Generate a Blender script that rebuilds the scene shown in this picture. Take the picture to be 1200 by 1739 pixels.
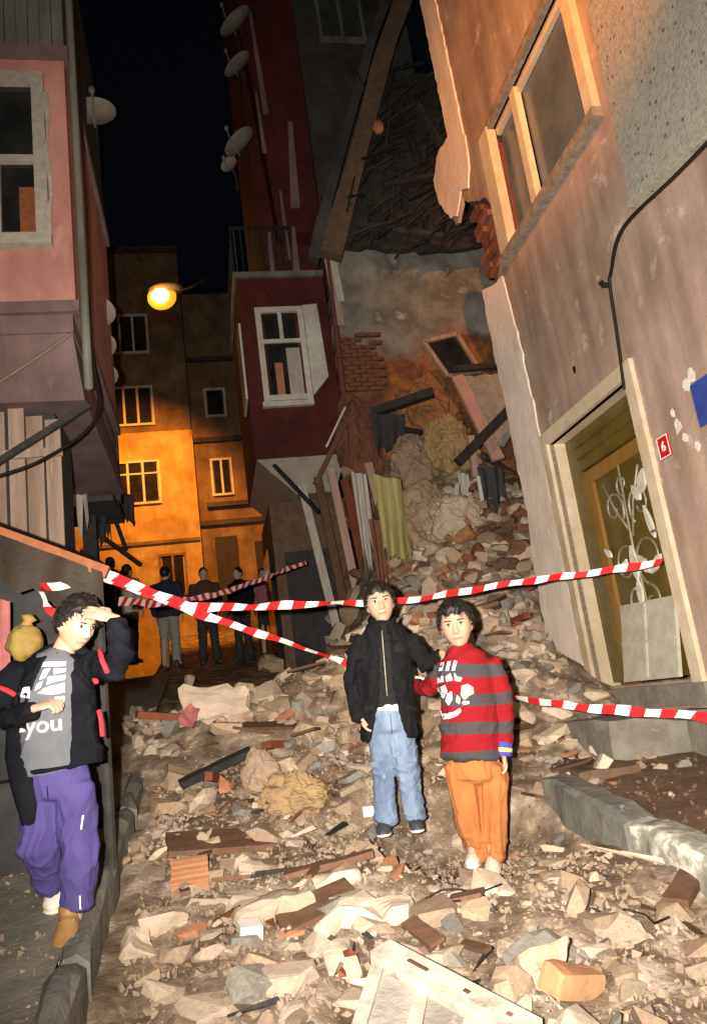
import bpy, bmesh, math, random
from mathutils import Vector, Matrix, Quaternion, noise
from mathutils.bvhtree import BVHTree
for o in list(bpy.data.objects): bpy.data.objects.remove(o)
SC = bpy.context.scene
COL = SC.collection
rnd = random.Random(11)
V = Vector
R_ = math.radians

# ------------------------------------------------------------------ camera
FPX = 1330.0; PITCH = R_(13.7); ROLL = R_(7.6); CAM = V((0, 0, 1.0))
Fw = V((0, math.cos(PITCH), math.sin(PITCH))); U0 = V((0, -math.sin(PITCH), math.cos(PITCH))); R0 = V((1, 0, 0))
Rt = math.cos(ROLL)*R0 - math.sin(ROLL)*U0; Up = math.cos(ROLL)*U0 + math.sin(ROLL)*R0
cd = bpy.data.cameras.new('camera'); cam = bpy.data.objects.new('camera', cd); COL.objects.link(cam)
cd.sensor_fit = 'VERTICAL'; cd.sensor_height = 36; cd.sensor_width = 36*1200/1739; cd.lens = 36*FPX/1739
cd.clip_end = 500; cd.clip_start = 0.05
M = Matrix((Rt, Up, -Fw)).transposed().to_4x4(); M.translation = CAM
cam.matrix_world = M; SC.camera = cam

# ------------------------------------------------------------------ world, night sky, moonlight
w = bpy.data.worlds.new('World'); SC.world = w; w.use_nodes = True
nt = w.node_tree; bg = nt.nodes['Background']
sky = nt.nodes.new('ShaderNodeTexSky'); sky.sky_type = 'NISHITA'; sky.sun_disc = False
sky.sun_elevation = R_(25); sky.sun_rotation = R_(200)
nt.links.new(sky.outputs[0], bg.inputs[0]); bg.inputs[1].default_value = 0.0007
sd = bpy.data.lights.new('moonlight', 'SUN'); sd.energy = 0.012; sd.angle = R_(0.5); sd.color = (.8, .85, 1)
so = bpy.data.objects.new('moonlight', sd); COL.objects.link(so); so.rotation_euler = (R_(65), 0, R_(-20))
# the photographer's flash, beside the lens
fd = bpy.data.lights.new('camera_flash', 'SPOT'); fd.spot_size = R_(104); fd.spot_blend = 1.0; fd.energy = 2300; fd.shadow_soft_size = 0.02; fd.color = (1, .91, .80)
fo = bpy.data.objects.new('camera_flash', fd); COL.objects.link(fo); fo.location = (-0.13, -0.03, 1.06); fo.rotation_euler = (Fw*1.0 + Up*.06 + Rt*.15).to_track_quat('-Z', 'Y').to_euler()
SC.view_settings.view_transform = 'Standard'; SC.view_settings.look = 'None'
SC.view_settings.exposure = 0.25; SC.view_settings.gamma = 1.0
SC.view_settings.use_curve_mapping = False
SC.cycles.max_bounces = 4; SC.cycles.diffuse_bounces = 3; SC.cycles.glossy_bounces = 2; SC.cycles.transmission_bounces = 2; SC.cycles.use_denoising = True

# ------------------------------------------------------------------ place frame: s along the street, t across it (0 = right hand walls), z up
B0 = V((2.015, 5.09, 0)); DS = V((-.1988, .98004, 0)); DT = V((-.98004, -.1988, 0)); DZ = V((0, 0, 1))
def W(s, t, z): return B0 + DS*s + DT*t + DZ*z
def at(px, py, Y):                      # the point at depth Y that the photograph shows at px, py
    d = Fw + Rt*((px-600)/FPX) + Up*((869.5-py)/FPX)
    return CAM + d*(Y/d.y)
def st(x, y):
    r = V((x, y, 0)) - B0
    return r.dot(DS), r.dot(DT)

# ------------------------------------------------------------------ materials
def mat(name, c1, c2=None, c3=None, scale=6, detail=6, rough=.85, bump=.3, bscale=None, stretch=None, metal=0, spec=.3, vary=0, wave=None, fac=(.35, .65), coords='Object'):
    m = bpy.data.materials.new(name); m.use_nodes = True
    n = m.node_tree.nodes; l = m.node_tree.links; b = n['Principled BSDF']
    b.inputs['Roughness'].default_value = rough; b.inputs['Metallic'].default_value = metal
    b.inputs['Specular IOR Level'].default_value = spec
    tc = n.new('ShaderNodeTexCoord'); mp = n.new('ShaderNodeMapping'); l.new(tc.outputs[coords], mp.inputs[0])
    if stretch: mp.inputs['Scale'].default_value = stretch
    c2 = c2 or tuple(x*.75 for x in c1)
    tx = n.new('ShaderNodeTexNoise'); tx.inputs['Scale'].default_value = scale; tx.inputs['Detail'].default_value = min(detail, 5); tx.inputs['Roughness'].default_value = .62
    l.new(mp.outputs[0], tx.inputs[0])
    cr = n.new('ShaderNodeValToRGB'); l.new(tx.outputs[0], cr.inputs[0])
    e = cr.color_ramp.elements; e[0].position = fac[0]; e[1].position = fac[1]
    e[0].color = (*c1, 1); e[1].color = (*c2, 1)
    if c3:
        x = e.new(min(.98, fac[1]+.09)); x.color = (*c3, 1)
    out = cr.outputs[0]
    if vary:
        oi = n.new('ShaderNodeObjectInfo'); hs = n.new('ShaderNodeHueSaturation')
        mr = n.new('ShaderNodeMapRange'); mr.inputs[3].default_value = 1-vary; mr.inputs[4].default_value = 1+vary
        l.new(oi.outputs['Random'], mr.inputs[0]); l.new(mr.outputs[0], hs.inputs['Value']); l.new(out, hs.inputs['Color']); out = hs.outputs[0]
    l.new(out, b.inputs['Base Color'])
    if bump:
        bt = n.new('ShaderNodeTexNoise'); bt.inputs['Scale'].default_value = bscale or scale*4; bt.inputs['Detail'].default_value = 5; bt.inputs['Roughness'].default_value = .7
        l.new(mp.outputs[0], bt.inputs[0])
        bn = n.new('ShaderNodeBump'); bn.inputs['Strength'].default_value = bump; bn.inputs['Distance'].default_value = .012
        l.new(bt.outputs[0], bn.inputs['Height']); l.new(bn.outputs[0], b.inputs['Normal'])
    return m
def emis(name, col, strength):
    m = bpy.data.materials.new(name); m.use_nodes = True; b = m.node_tree.nodes['Principled BSDF']
    b.inputs['Base Color'].default_value = (*col, 1); b.inputs['Emission Color'].default_value = (*col, 1); b.inputs['Emission Strength'].default_value = strength
    return m

def wall_mat():
    m = mat('right_wall_plaster', (.43, .32, .25), (.30, .21, .16), (.52, .41, .335), scale=1.7, bump=.35, bscale=26, fac=(.3, .62))
    n = m.node_tree.nodes; l = m.node_tree.links; b = n['Principled BSDF']
    old = b.inputs['Base Color'].links[0].from_socket
    tc = n.new('ShaderNodeTexCoord'); mp = n.new('ShaderNodeMapping'); mp.inputs['Scale'].default_value = (3.6, 3.6, .5); l.new(tc.outputs['Object'], mp.inputs[0])
    tx = n.new('ShaderNodeTexNoise'); tx.inputs['Scale'].default_value = 1.6; tx.inputs['Detail'].default_value = 7; l.new(mp.outputs[0], tx.inputs[0])
    cr = n.new('ShaderNodeValToRGB'); cr.color_ramp.elements[0].position = .38; cr.color_ramp.elements[1].position = .66
    cr.color_ramp.elements[0].color = (.74, .71, .7, 1); cr.color_ramp.elements[1].color = (1.1, 1.08, 1.06, 1); l.new(tx.outputs[0], cr.inputs[0])
    mx = n.new('ShaderNodeMix'); mx.data_type = 'RGBA'; mx.blend_type = 'MULTIPLY'; mx.inputs[0].default_value = 1
    l.new(old, mx.inputs[6]); l.new(cr.outputs[0], mx.inputs[7])
    # flaked pale patches
    t2 = n.new('ShaderNodeTexNoise'); t2.inputs['Scale'].default_value = 3.1; t2.inputs['Detail'].default_value = 6; t2.inputs['Roughness'].default_value = .7; l.new(tc.outputs['Object'], t2.inputs[0])
    c2 = n.new('ShaderNodeValToRGB'); c2.color_ramp.elements[0].position = .6; c2.color_ramp.elements[1].position = .68; l.new(t2.outputs[0], c2.inputs[0])
    m2 = n.new('ShaderNodeMix'); m2.data_type = 'RGBA'; l.new(c2.outputs[0], m2.inputs[0]); l.new(mx.outputs[2], m2.inputs[6]); m2.inputs[7].default_value = (.5, .4, .33, 1)
    l.new(m2.outputs[2], b.inputs['Base Color'])
    return m

def party_layers(m):
    # grey limewash survives on top, bare brown masonry with rusty patches below
    n = m.node_tree.nodes; l = m.node_tree.links; b = n['Principled BSDF']; old = b.inputs['Base Color'].links[0].from_socket
    tc = n.new('ShaderNodeTexCoord'); sx = n.new('ShaderNodeSeparateXYZ'); l.new(tc.outputs['Object'], sx.inputs[0])
    nz = n.new('ShaderNodeTexNoise'); nz.inputs['Scale'].default_value = 1.3; nz.inputs['Detail'].default_value = 6; nz.inputs['Roughness'].default_value = .7; l.new(tc.outputs['Object'], nz.inputs[0])
    ad = n.new('ShaderNodeMath'); ad.operation = 'MULTIPLY_ADD'; ad.inputs[1].default_value = 2.6; l.new(nz.outputs[0], ad.inputs[0]); l.new(sx.outputs['Z'], ad.inputs[2])
    mr = n.new('ShaderNodeMapRange'); mr.inputs[1].default_value = 7.6; mr.inputs[2].default_value = 8.1; l.new(ad.outputs[0], mr.inputs[0])
    n2 = n.new('ShaderNodeTexNoise'); n2.inputs['Scale'].default_value = 1.9; n2.inputs['Detail'].default_value = 6; n2.inputs['Roughness'].default_value = .65; l.new(tc.outputs['Object'], n2.inputs[0])
    cr = n.new('ShaderNodeValToRGB'); l.new(n2.outputs[0], cr.inputs[0]); e = cr.color_ramp.elements
    e[0].position = .36; e[0].color = (.085, .045, .032, 1); e[1].position = .5; e[1].color = (.2, .085, .045, 1)
    q = e.new(.6); q.color = (.38, .15, .05, 1); q = e.new(.7); q.color = (.42, .26, .13, 1)
    mx = n.new('ShaderNodeMix'); mx.data_type = 'RGBA'; l.new(mr.outputs[0], mx.inputs[0]); l.new(cr.outputs[0], mx.inputs[6]); l.new(old, mx.inputs[7]); l.new(mx.outputs[2], b.inputs['Base Color'])
MT = {}
def setup_mats():
    D = MT
    D['rwall'] = wall_mat()
    D['pale'] = mat('pale_plaster', (.84, .72, .62), (.7, .56, .46), (.86, .78, .7), scale=5, bump=.5, bscale=22, stretch=(1, 1, .5))
    D['rough'] = mat('roughcast', (.26, .245, .21), (.38, .35, .29), (.15, .14, .12), scale=24, bump=1.0, bscale=55, detail=4)
    D['wframe'] = mat('weathered_frame', (.46, .42, .35), (.34, .3, .24), (.52, .49, .42), scale=12, bump=.4)
    D['cream'] = mat('cream_paint', (.72, .62, .44), (.62, .5, .34), scale=7, bump=.15, rough=.5)
    D['sillgrey'] = mat('weathered_sill', (.3, .24, .18), (.16, .13, .1), scale=14, bump=.4)
    D['olive'] = mat('olive_metal', (.17, .12, .022), (.11, .075, .015), (.22, .15, .04), scale=5, rough=.38, spec=.5, bump=.06)
    D['brown'] = mat('brown_varnish', (.26, .15, .03), (.2, .1, .02), scale=8, rough=.4, bump=.1, stretch=(1, 1, .2))
    D['iron'] = mat('wrought_metal', (.34, .3, .2), (.22, .2, .13), scale=12, rough=.4, metal=.3)
    D['petal'] = mat('white_metal_petal', (.7, .68, .58), (.5, .46, .36), scale=10, rough=.35)
    D['board'] = mat('dirty_white_board', (.52, .49, .4), (.4, .37, .28), (.28, .23, .16), scale=9, bump=.15)
    D['glass'] = mat('window_glass', (.075, .09, .10), (.12, .135, .145), scale=3, rough=.2, bump=0, spec=.5)
    D['dglass'] = mat('dark_glass', (.012, .013, .014), (.03, .028, .026), scale=3, rough=.08, bump=0, spec=.6)
    D['red'] = mat('red_number_plate', (.5, .01, .012), (.4, .01, .01), rough=.35, bump=0)
    D['blue'] = mat('blue_plate', (.035, .06, .26), (.03, .045, .2), rough=.4, bump=.05)
    D['white'] = mat('white_paint', (.78, .76, .7), (.66, .62, .54), (.5, .44, .34), scale=9, rough=.55, bump=.12)
    D['dirtyw'] = mat('dirty_white_paint', (.5, .46, .39), (.36, .32, .25), (.22, .18, .13), scale=11, rough=.6, bump=.3, fac=(.42, .62))
    D['paper'] = mat('torn_paper', (.7, .66, .6), (.5, .45, .38), scale=30, bump=.1)
    D['cable'] = mat('black_cable', (.015, .012, .01), rough=.5, bump=0)
    D['concrete'] = mat('old_concrete', (.24, .22, .18), (.15, .135, .11), (.33, .3, .25), scale=7, bump=.6, bscale=30)
    D['kerb'] = mat('kerb_stone', (.2, .19, .16), (.1, .1, .09), (.52, .5, .42), scale=5, bump=.7, bscale=24)
    D['kerbw'] = mat('whitewashed_kerb', (.16, .15, .12), (.3, .29, .24), (.66, .64, .56), scale=6, bump=.7, bscale=24, fac=(.34, .5))
    D['brick'] = mat('red_brick', (.36, .11, .05), (.26, .08, .035), (.42, .2, .12), scale=9, bump=.5, vary=.35)
    D['dkbrick'] = mat('sooty_brick', (.2, .075, .04), (.13, .055, .035), (.27, .14, .09), scale=9, bump=.5, vary=.35)
    D['soil'] = mat('earth_brown', (.16, .1, .065), (.1, .06, .04), (.24, .17, .11), scale=7, bump=.8, bscale=30)
    D['dust'] = mat('dusty_rubble_ground', (.12, .083, .056), (.27, .2, .14), (.5, .41, .315), scale=4.6, detail=12, bump=1.0, bscale=30, fac=(.38, .54))
    D['plaster'] = mat('broken_plaster', (.58, .47, .355), (.46, .355, .25), (.34, .245, .165), scale=6, bump=.7, bscale=20, vary=.25)
    D['tan'] = mat('tan_rubble', (.44, .325, .22), (.33, .23, .15), (.54, .43, .31), scale=7, bump=.8, bscale=22, vary=.3)
    D['greyst'] = mat('grey_stone', (.3, .28, .24), (.2, .18, .15), (.4, .38, .32), scale=7, bump=.7, bscale=22, vary=.3)
    D['orangebr'] = mat('orange_brick', (.45, .22, .11), (.36, .165, .08), (.5, .32, .2), scale=7, bump=.5, vary=.2)
    D['wood'] = mat('dirty_timber', (.15, .08, .045), (.1, .052, .03), (.24, .15, .09), scale=9, bump=.4, stretch=(1, 1, 1), vary=.35)
    D['redwood'] = mat('reddish_timber', (.22, .06, .03), (.15, .045, .025), scale=9, bump=.4, vary=.2)
    D['adobe'] = mat('orange_brown_infill', (.36, .18, .075), (.22, .11, .05), (.5, .32, .15), scale=3.2, bump=1.0, bscale=12)
    D['foam'] = mat('yellow_foam', (.38, .26, .12), (.28, .19, .1), (.46, .35, .19), scale=8, bump=.8)
    D['pink'] = mat('pink_render', (.72, .37, .31), (.58, .27, .225), (.74, .43, .37), scale=2.4, bump=.2, stretch=(1, 1, .35))
    D['mauve'] = mat('mauve_render', (.3, .2, .19), (.2, .14, .14), (.36, .25, .22), scale=2.5, bump=.25, stretch=(1, 1, .4))
    D['tin'] = mat('weathered_sheet', (.26, .26, .22), (.17, .17, .145), (.33, .32, .27), scale=8, bump=.2, stretch=(1, 1, .15), rough=.6)
    D['plank'] = mat('grey_planks', (.32, .23, .18), (.2, .14, .105), (.4, .31, .25), scale=7, bump=.4, stretch=(2, 2, .15), vary=.4)
    D['tarp'] = mat('brown_tarpaulin', (.03, .019, .009), (.02, .012, .007), scale=5, bump=.3, rough=.6)
    D['rust'] = mat('rust_edge', (.3, .1, .04), (.2, .07, .03), scale=18, bump=.3)
    D['dish'] = mat('dish_grey', (.34, .3, .25), (.24, .21, .18), scale=5, rough=.5, bump=.05)
    D['redwall'] = mat('dark_red_render', (.13, .026, .022), (.09, .02, .018), (.16, .04, .03), scale=3, bump=.2)
    D['trimw'] = mat('offwhite_trim', (.74, .72, .66), (.6, .57, .5), scale=8, rough=.5, bump=.1)
    D['greyw'] = mat('grey_party_wall', (.24, .225, .19), (.11, .1, .085), (.33, .32, .28), scale=2.2, detail=11, bump=.6, bscale=14, fac=(.36, .62))
    D['party'] = mat('party_wall_layers', (.34, .325, .28), (.16, .15, .13), (.44, .43, .38), scale=2.2, bump=.6, bscale=14, fac=(.36, .62))
    party_layers(D['party'])
    D['rustw'] = mat('brown_party_wall', (.22, .09, .05), (.12, .055, .038), (.34, .17, .08), scale=2.4, detail=9, bump=.6, bscale=12)
    D['darkg'] = mat('dark_grey_render', (.09, .085, .078), (.055, .052, .05), scale=3, bump=.2)
    D['charw'] = mat('charred_timber', (.04, .036, .033), (.02, .019, .018), (.085, .078, .07), scale=9, bump=.4, vary=.5)
    D['maroon'] = mat('maroon_pipe', (.2, .07, .06), (.13, .05, .045), scale=10, rough=.5, bump=.1)
    D['pinkst'] = mat('pinkish_board', (.5, .33, .28), (.38, .24, .2), scale=6, bump=.2, stretch=(2, 2, .2))
    D['yellow'] = mat('lit_yellow_render', (.72, .5, .2), (.5, .32, .12), (.7, .54, .3), scale=1.4, bump=.15)  # lower end-house wall, lamp-lit brightness included in its colour
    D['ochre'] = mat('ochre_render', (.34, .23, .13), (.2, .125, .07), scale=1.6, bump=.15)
    D['clothg'] = mat('yellow_green_curtain', (.38, .35, .14), (.24, .21, .08), scale=8, bump=.2, stretch=(4, 4, .3))
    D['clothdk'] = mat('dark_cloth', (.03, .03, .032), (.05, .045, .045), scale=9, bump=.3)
    D['clothw'] = mat('pale_cloth', (.5, .46, .4), (.38, .34, .3), scale=8, bump=.3, stretch=(4, 4, .4))
    D['clothr'] = mat('pink_cloth', (.42, .14, .13), (.3, .1, .1), scale=8, bump=.3)
    D['sack'] = mat('yellow_sack', (.34, .23, .06), (.25, .165, .045), (.42, .33, .14), scale=9, bump=.4)
    D['tapew'] = mat('tape_white', (.85, .82, .8), (.8, .76, .74), rough=.35, bump=.05)
    D['taper'] = mat('tape_red', (.62, .02, .025), (.5, .015, .02), rough=.35, bump=.05)
    D['grit'] = mat('small_debris', (.36, .28, .2), (.2, .14, .095), (.54, .45, .35), scale=1.9, detail=12, bump=0, fac=(.38, .6))
setup_mats()
def weather(m, lo=.55, sc=2.6):
    # rain streaks and blotchy dirt over a painted wall
    n = m.node_tree.nodes; l = m.node_tree.links; b = n['Principled BSDF']; old = b.inputs['Base Color'].links[0].from_socket
    tc = n.new('ShaderNodeTexCoord')
    for k, (st_, s_, p0, p1, a) in enumerate((((1.5, 1.5, .45), sc, .34, .62, (lo+1)/2), ((1, 1, 1), .8, .34, .66, lo))):
        mp = n.new('ShaderNodeMapping'); mp.inputs['Scale'].default_value = st_; mp.inputs['Location'].default_value = (k*3.3, 1.7, k); l.new(tc.outputs['Object'], mp.inputs[0])
        tx = n.new('ShaderNodeTexNoise'); tx.inputs['Scale'].default_value = s_; tx.inputs['Detail'].default_value = 6; tx.inputs['Roughness'].default_value = .68; l.new(mp.outputs[0], tx.inputs[0])
        cr = n.new('ShaderNodeValToRGB'); e = cr.color_ramp.elements; e[0].position = p0; e[0].color = (a, a*.97, a*.94, 1); e[1].position = p1; e[1].color = (1, 1, 1, 1); l.new(tx.outputs[0], cr.inputs[0])
        mx = n.new('ShaderNodeMix'); mx.data_type = 'RGBA'; mx.blend_type = 'MULTIPLY'; mx.inputs[0].default_value = 1; l.new(old, mx.inputs[6]); l.new(cr.outputs[0], mx.inputs[7]); old = mx.outputs[2]
    l.new(old, b.inputs['Base Color'])
def pits(m):
    n = m.node_tree.nodes; l = m.node_tree.links; b = n['Principled BSDF']; old = b.inputs['Base Color'].links[0].from_socket
    tc = n.new('ShaderNodeTexCoord'); vo = n.new('ShaderNodeTexVoronoi'); vo.inputs['Scale'].default_value = 13; l.new(tc.outputs['Object'], vo.inputs[0])
    cr = n.new('ShaderNodeValToRGB'); e = cr.color_ramp.elements; e[0].position = .10; e[0].color = (.3, .28, .26, 1); e[1].position = .2; e[1].color = (1, 1, 1, 1); l.new(vo.outputs['Distance'], cr.inputs[0])
    mx = n.new('ShaderNodeMix'); mx.data_type = 'RGBA'; mx.blend_type = 'MULTIPLY'; mx.inputs[0].default_value = 1; l.new(old, mx.inputs[6]); l.new(cr.outputs[0], mx.inputs[7]); l.new(mx.outputs[2], b.inputs['Base Color'])
pits(MT['rough'])
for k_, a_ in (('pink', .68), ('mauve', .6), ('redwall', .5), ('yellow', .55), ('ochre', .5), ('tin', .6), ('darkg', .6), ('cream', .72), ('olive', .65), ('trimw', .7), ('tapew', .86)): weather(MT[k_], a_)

# ------------------------------------------------------------------ mesh helpers
class MB:
    def __init__(s): s.v = []; s.f = []; s.m = []
    def add(s, vs, fs, mi=0):
        k = len(s.v); s.v += [V(x) for x in vs]; s.f += [tuple(i+k for i in f) for f in fs]; s.m += [mi]*len(fs); return s
    def hexa(s, p, mi=0):       # p: 4 bottom + 4 top corners
        return s.add(p, [(3, 2, 1, 0), (4, 5, 6, 7), (0, 1, 5, 4), (1, 2, 6, 5), (2, 3, 7, 6), (3, 0, 4, 7)], mi)
    def sbox(s, s0, s1, t0, t1, z0, z1, mi=0):      # box in the street frame
        return s.hexa([W(s0, t0, z0), W(s1, t0, z0), W(s1, t1, z0), W(s0, t1, z0), W(s0, t0, z1), W(s1, t0, z1), W(s1, t1, z1), W(s0, t1, z1)], mi)
    def box(s, c, size, rot=None, mi=0):
        rot = rot or Matrix.Identity(3); a, b, d = [x/2 for x in size]; c = V(c)
        return s.hexa([c + rot @ V(q) for q in ((-a, -b, -d), (a, -b, -d), (a, b, -d), (-a, b, -d), (-a, -b, d), (a, -b, d), (a, b, d), (-a, b, d))], mi)
    def beam(s, a, b, wd, th, ref=DZ, mi=0):
        a = V(a); b = V(b); t = (b-a).normalized(); x = t.cross(ref)
        x = x.normalized() if x.length > 1e-4 else t.orthogonal().normalized(); y = x.cross(t)
        q = [x*wd/2+y*th/2, -x*wd/2+y*th/2, -x*wd/2-y*th/2, x*wd/2-y*th/2]
        return s.hexa([a+i for i in q]+[b+i for i in q], mi)
    def loft(s, pts, rad, n=12, side=None, cap=.55, mi=0):
        pts = [V(p) for p in pts]; k = len(pts); rings = []
        prev = None
        for i, p in enumerate(pts):
            t = (pts[min(i+1, k-1)] - pts[max(i-1, 0)]).normalized()
            if side is not None: a = V(side) - t*V(side).dot(t)
            elif prev is not None: a = prev - t*prev.dot(t)
            else: a = t.orthogonal()
            a.normalize(); prev = a; b = t.cross(a)
            r = rad[i]; ra, rb = r if isinstance(r, (tuple, list)) else (r, r)
            rings.append([p + a*ra*math.cos(2*math.pi*j/n) + b*rb*math.sin(2*math.pi*j/n) for j in range(n)])
        vs = [x for r in rings for x in r]; fs = []
        for i in range(k-1):
            for j in range(n):
                j2 = (j+1) % n; fs.append((i*n+j, i*n+j2, (i+1)*n+j2, (i+1)*n+j))
        def rr(r): return min(r) if isinstance(r, (tuple, list)) else r
        t0 = (pts[0]-pts[1]).normalized(); t1 = (pts[-1]-pts[-2]).normalized()
        vs.append(pts[0]+t0*rr(rad[0])*cap); vs.append(pts[-1]+t1*rr(rad[-1])*cap); c0 = len(vs)-2
        for j in range(n):
            j2 = (j+1) % n; fs.append((c0, j2, j)); fs.append((c0+1, (k-1)*n+j, (k-1)*n+j2))
        return s.add(vs, fs, mi)
    def ell(s, c, r, rot=None, nu=16, nv=10, mi=0, fn=None):
        rot = rot or Matrix.Identity(3); vs = []; fs = []; c = V(c)
        for i in range(nv+1):
            th = math.pi*i/nv
            for j in range(nu):
                ph = 2*math.pi*j/nu; q = V((math.sin(th)*math.cos(ph), math.sin(th)*math.sin(ph), math.cos(th)))
                p = V((q.x*r[0], q.y*r[1], q.z*r[2]))
                if fn: p = fn(q, p)
                vs.append(c + rot @ p)
        for i in range(nv):
            for j in range(nu):
                j2 = (j+1) % nu
                if i == 0: fs.append((0, nu+j, nu+j2))
                elif i == nv-1: fs.append((i*nu+j, (nv)*nu, i*nu+j2))
                else: fs.append((i*nu+j, (i+1)*nu+j, (i+1)*nu+j2, i*nu+j2))
        return s.add(vs, fs, mi)
    def prism(s, pts, ext, mi=0):       # planar outline swept along ext
        n = len(pts); pts = [V(p) for p in pts]; ext = V(ext)
        return s.add(pts + [p+ext for p in pts], [tuple(range(n-1, -1, -1)), tuple(range(n, 2*n))] + [(i, (i+1) % n, n+(i+1) % n, n+i) for i in range(n)], mi)
    def mesh(s, name, mats, smooth=False):
        me = bpy.data.meshes.new(name); me.from_pydata([tuple(v) for v in s.v], [], s.f)
        for m in (mats if isinstance(mats, (list, tuple)) else [mats]): me.materials.append(MT[m] if isinstance(m, str) else m)
        me.polygons.foreach_set('material_index', s.m)
        me.validate(); 
        bm = bmesh.new(); bm.from_mesh(me); bmesh.ops.recalc_face_normals(bm, faces=bm.faces); bm.to_mesh(me); bm.free()
        if smooth: me.polygons.foreach_set('use_smooth', [True]*len(me.polygons))
        return me
    def build(s, name, mats, parent=None, smooth=False, **k):
        return put(name, s.mesh(name, mats, smooth), parent, **k)

def put(name, me, parent=None, label=None, cat=None, group=None, kind=None, origin=None):
    o = bpy.data.objects.new(name, me); COL.objects.link(o)
    if parent is not None:
        o.parent = parent
        if parent.parent is None: o.matrix_parent_inverse = Matrix.Translation(-parent.location)
    elif me is not None and origin is not False and kind != 'structure':
        xs = [v.co for v in me.vertices]
        c = origin or V((sum(v.x for v in xs)/len(xs), sum(v.y for v in xs)/len(xs), min(v.z for v in xs)))
        me.transform(Matrix.Translation(-c)); o.location = c
    for kk, vv in (('label', label), ('category', cat), ('group', group), ('kind', kind)):
        if vv: o[kk] = vv
    return o
def thing(name, loc, label, cat, group=None):
    o = put(name, None, None, label, cat, group); o.location = V(loc); o.empty_display_size = .2; return o

def curve_plate(loops, thick, place, bevel=0):
    """flat plate with holes: first loop is the outline; place(u, v, d) -> world point, d from 0 (back) to thick (front)"""
    cu = bpy.data.curves.new('plate', 'CURVE'); cu.dimensions = '2D'; cu.fill_mode = 'BOTH'; cu.extrude = thick/2
    for lp in loops:
        sp = cu.splines.new('POLY'); sp.points.add(len(lp)-1); sp.use_cyclic_u = True
        for i, (u, v) in enumerate(lp): sp.points[i].co = (u, v, 0, 1)
    ob = bpy.data.objects.new('plate', cu); COL.objects.link(ob)
    dg = bpy.context.evaluated_depsgraph_get(); me = bpy.data.meshes.new_from_object(ob.evaluated_get(dg))
    bpy.data.objects.remove(ob)
    for v in me.vertices: v.co = place(v.co.x, v.co.y, v.co.z + thick/2)
    mb = MB(); mb.add([v.co.copy() for v in me.vertices], [tuple(p.vertices) for p in me.polygons])
    bpy.data.meshes.remove(me)
    return mb
def text_mesh(txt, size, extrude=.002):
    cu = bpy.data.curves.new('txt', 'FONT'); cu.body = txt; cu.size = size; cu.extrude = extrude; cu.align_x = 'CENTER'; cu.align_y = 'CENTER'; cu.offset = size*.02
    ob = bpy.data.objects.new('txt', cu); COL.objects.link(ob)
    dg = bpy.context.evaluated_depsgraph_get(); me = bpy.data.meshes.new_from_object(ob.evaluated_get(dg)); bpy.data.objects.remove(ob)
    vs = [v.co.copy() for v in me.vertices]; fs = [tuple(p.vertices) for p in me.polygons]; bpy.data.meshes.remove(me)
    return vs, fs
def rough_loop(pts, step=.06, amp=.03, seed=0, closed=True):
    out = []; r = random.Random(seed); n = len(pts)
    for i in range(n if closed else n-1):
        a = V((*pts[i], 0)); b = V((*pts[(i+1) % n], 0)); k = max(1, int((b-a).length/step))
        for j in range(k):
            p = a.lerp(b, j/k); out.append((p.x + r.uniform(-amp, amp), p.y + r.uniform(-amp, amp)))
    return out
def fract(p, o=4): return noise.fractal(p, 1.0, 2.0, o)
def sstep(x, a, b):
    x = max(0, min(1, (x-a)/(b-a))); return x*x*(3-2*x)

# ------------------------------------------------------------------ ground, street, pavements
def street_z(s):
    y = 5.0 + s*.98        # street climbs away from the camera
    return 0 if y < 3 else (.17*(y-3) if y < 30 else 4.6)
def heap(s, t):
    h = 2.2*sstep(s, 1.5, 4.6)*math.exp(-(max(0, t+.1)/1.05)**2)*(1-sstep(s, 6.2, 7.6))
    h += 1.3*sstep(s, 4.4, 6.3)*math.exp(-((t+.5)/1.2)**2)*(1-sstep(s, 6.9, 7.8))
    h += .55*math.exp(-((s-1.9)/.75)**2)*math.exp(-((t-2.1)/1.7)**4)
    h += .55*math.exp(-((s-2.6)/.9)**2)*math.exp(-((t-1.3)/.8)**2)
    h += .45*math.exp(-((s-1.6)/.9)**2)*math.exp(-((t-.3)/.7)**2)
    h += .10*math.exp(-((s-.2)/.6)**2)*math.exp(-((t-2.3)/1.2)**2)
    return h
PADS = []
for px_, py_, Y_ in [(655, 1425, 4.55), (708, 1416, 4.6), (838, 1500, 4.3), (803, 1474, 4.42)]:
    q_ = at(px_, py_, Y_); PADS.append((*st(q_.x, q_.y), q_.z))
def ground_z(s, t):
    z = street_z(s) + heap(s, t)
    n = fract(V((s*2.1, t*2.1, 3.1)), 5)*.055 + abs(noise.noise(V((s*6, t*6, 9))))*.03
    z += n*(1 if s < 7 else .3)
    if -1.5 < s < .5:
        for a, b, c in PADS:
            r = math.hypot(s-a, t-b)
            if r < .65: z += (c-.012-z)*(1-sstep(r, .22, .65))
    return z
gm = MB(); gm.add([(-150, -150, -.6), (150, -150, -.6), (150, 150, -.6), (-150, 150, -.6)], [(0, 1, 2, 3)])
gm.build('ground', 'soil', kind='structure')
def grid(sv, tv, zf):
    mb = MB(); vs = [W(s, t, zf(s, t)) for s in sv for t in tv]; n = len(tv)
    return mb.add(vs, [(i*n+j, i*n+j+1, (i+1)*n+j+1, (i+1)*n+j) for i in range(len(sv)-1) for j in range(n-1)])
sv = [-6+.045*i for i in range(310)] + [8+.5*i for i in range(1, 60)]
tv = [-4+.045*i for i in range(178)]
grid(sv, tv, ground_z).build('street', 'dust', smooth=True, kind='structure')
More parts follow.
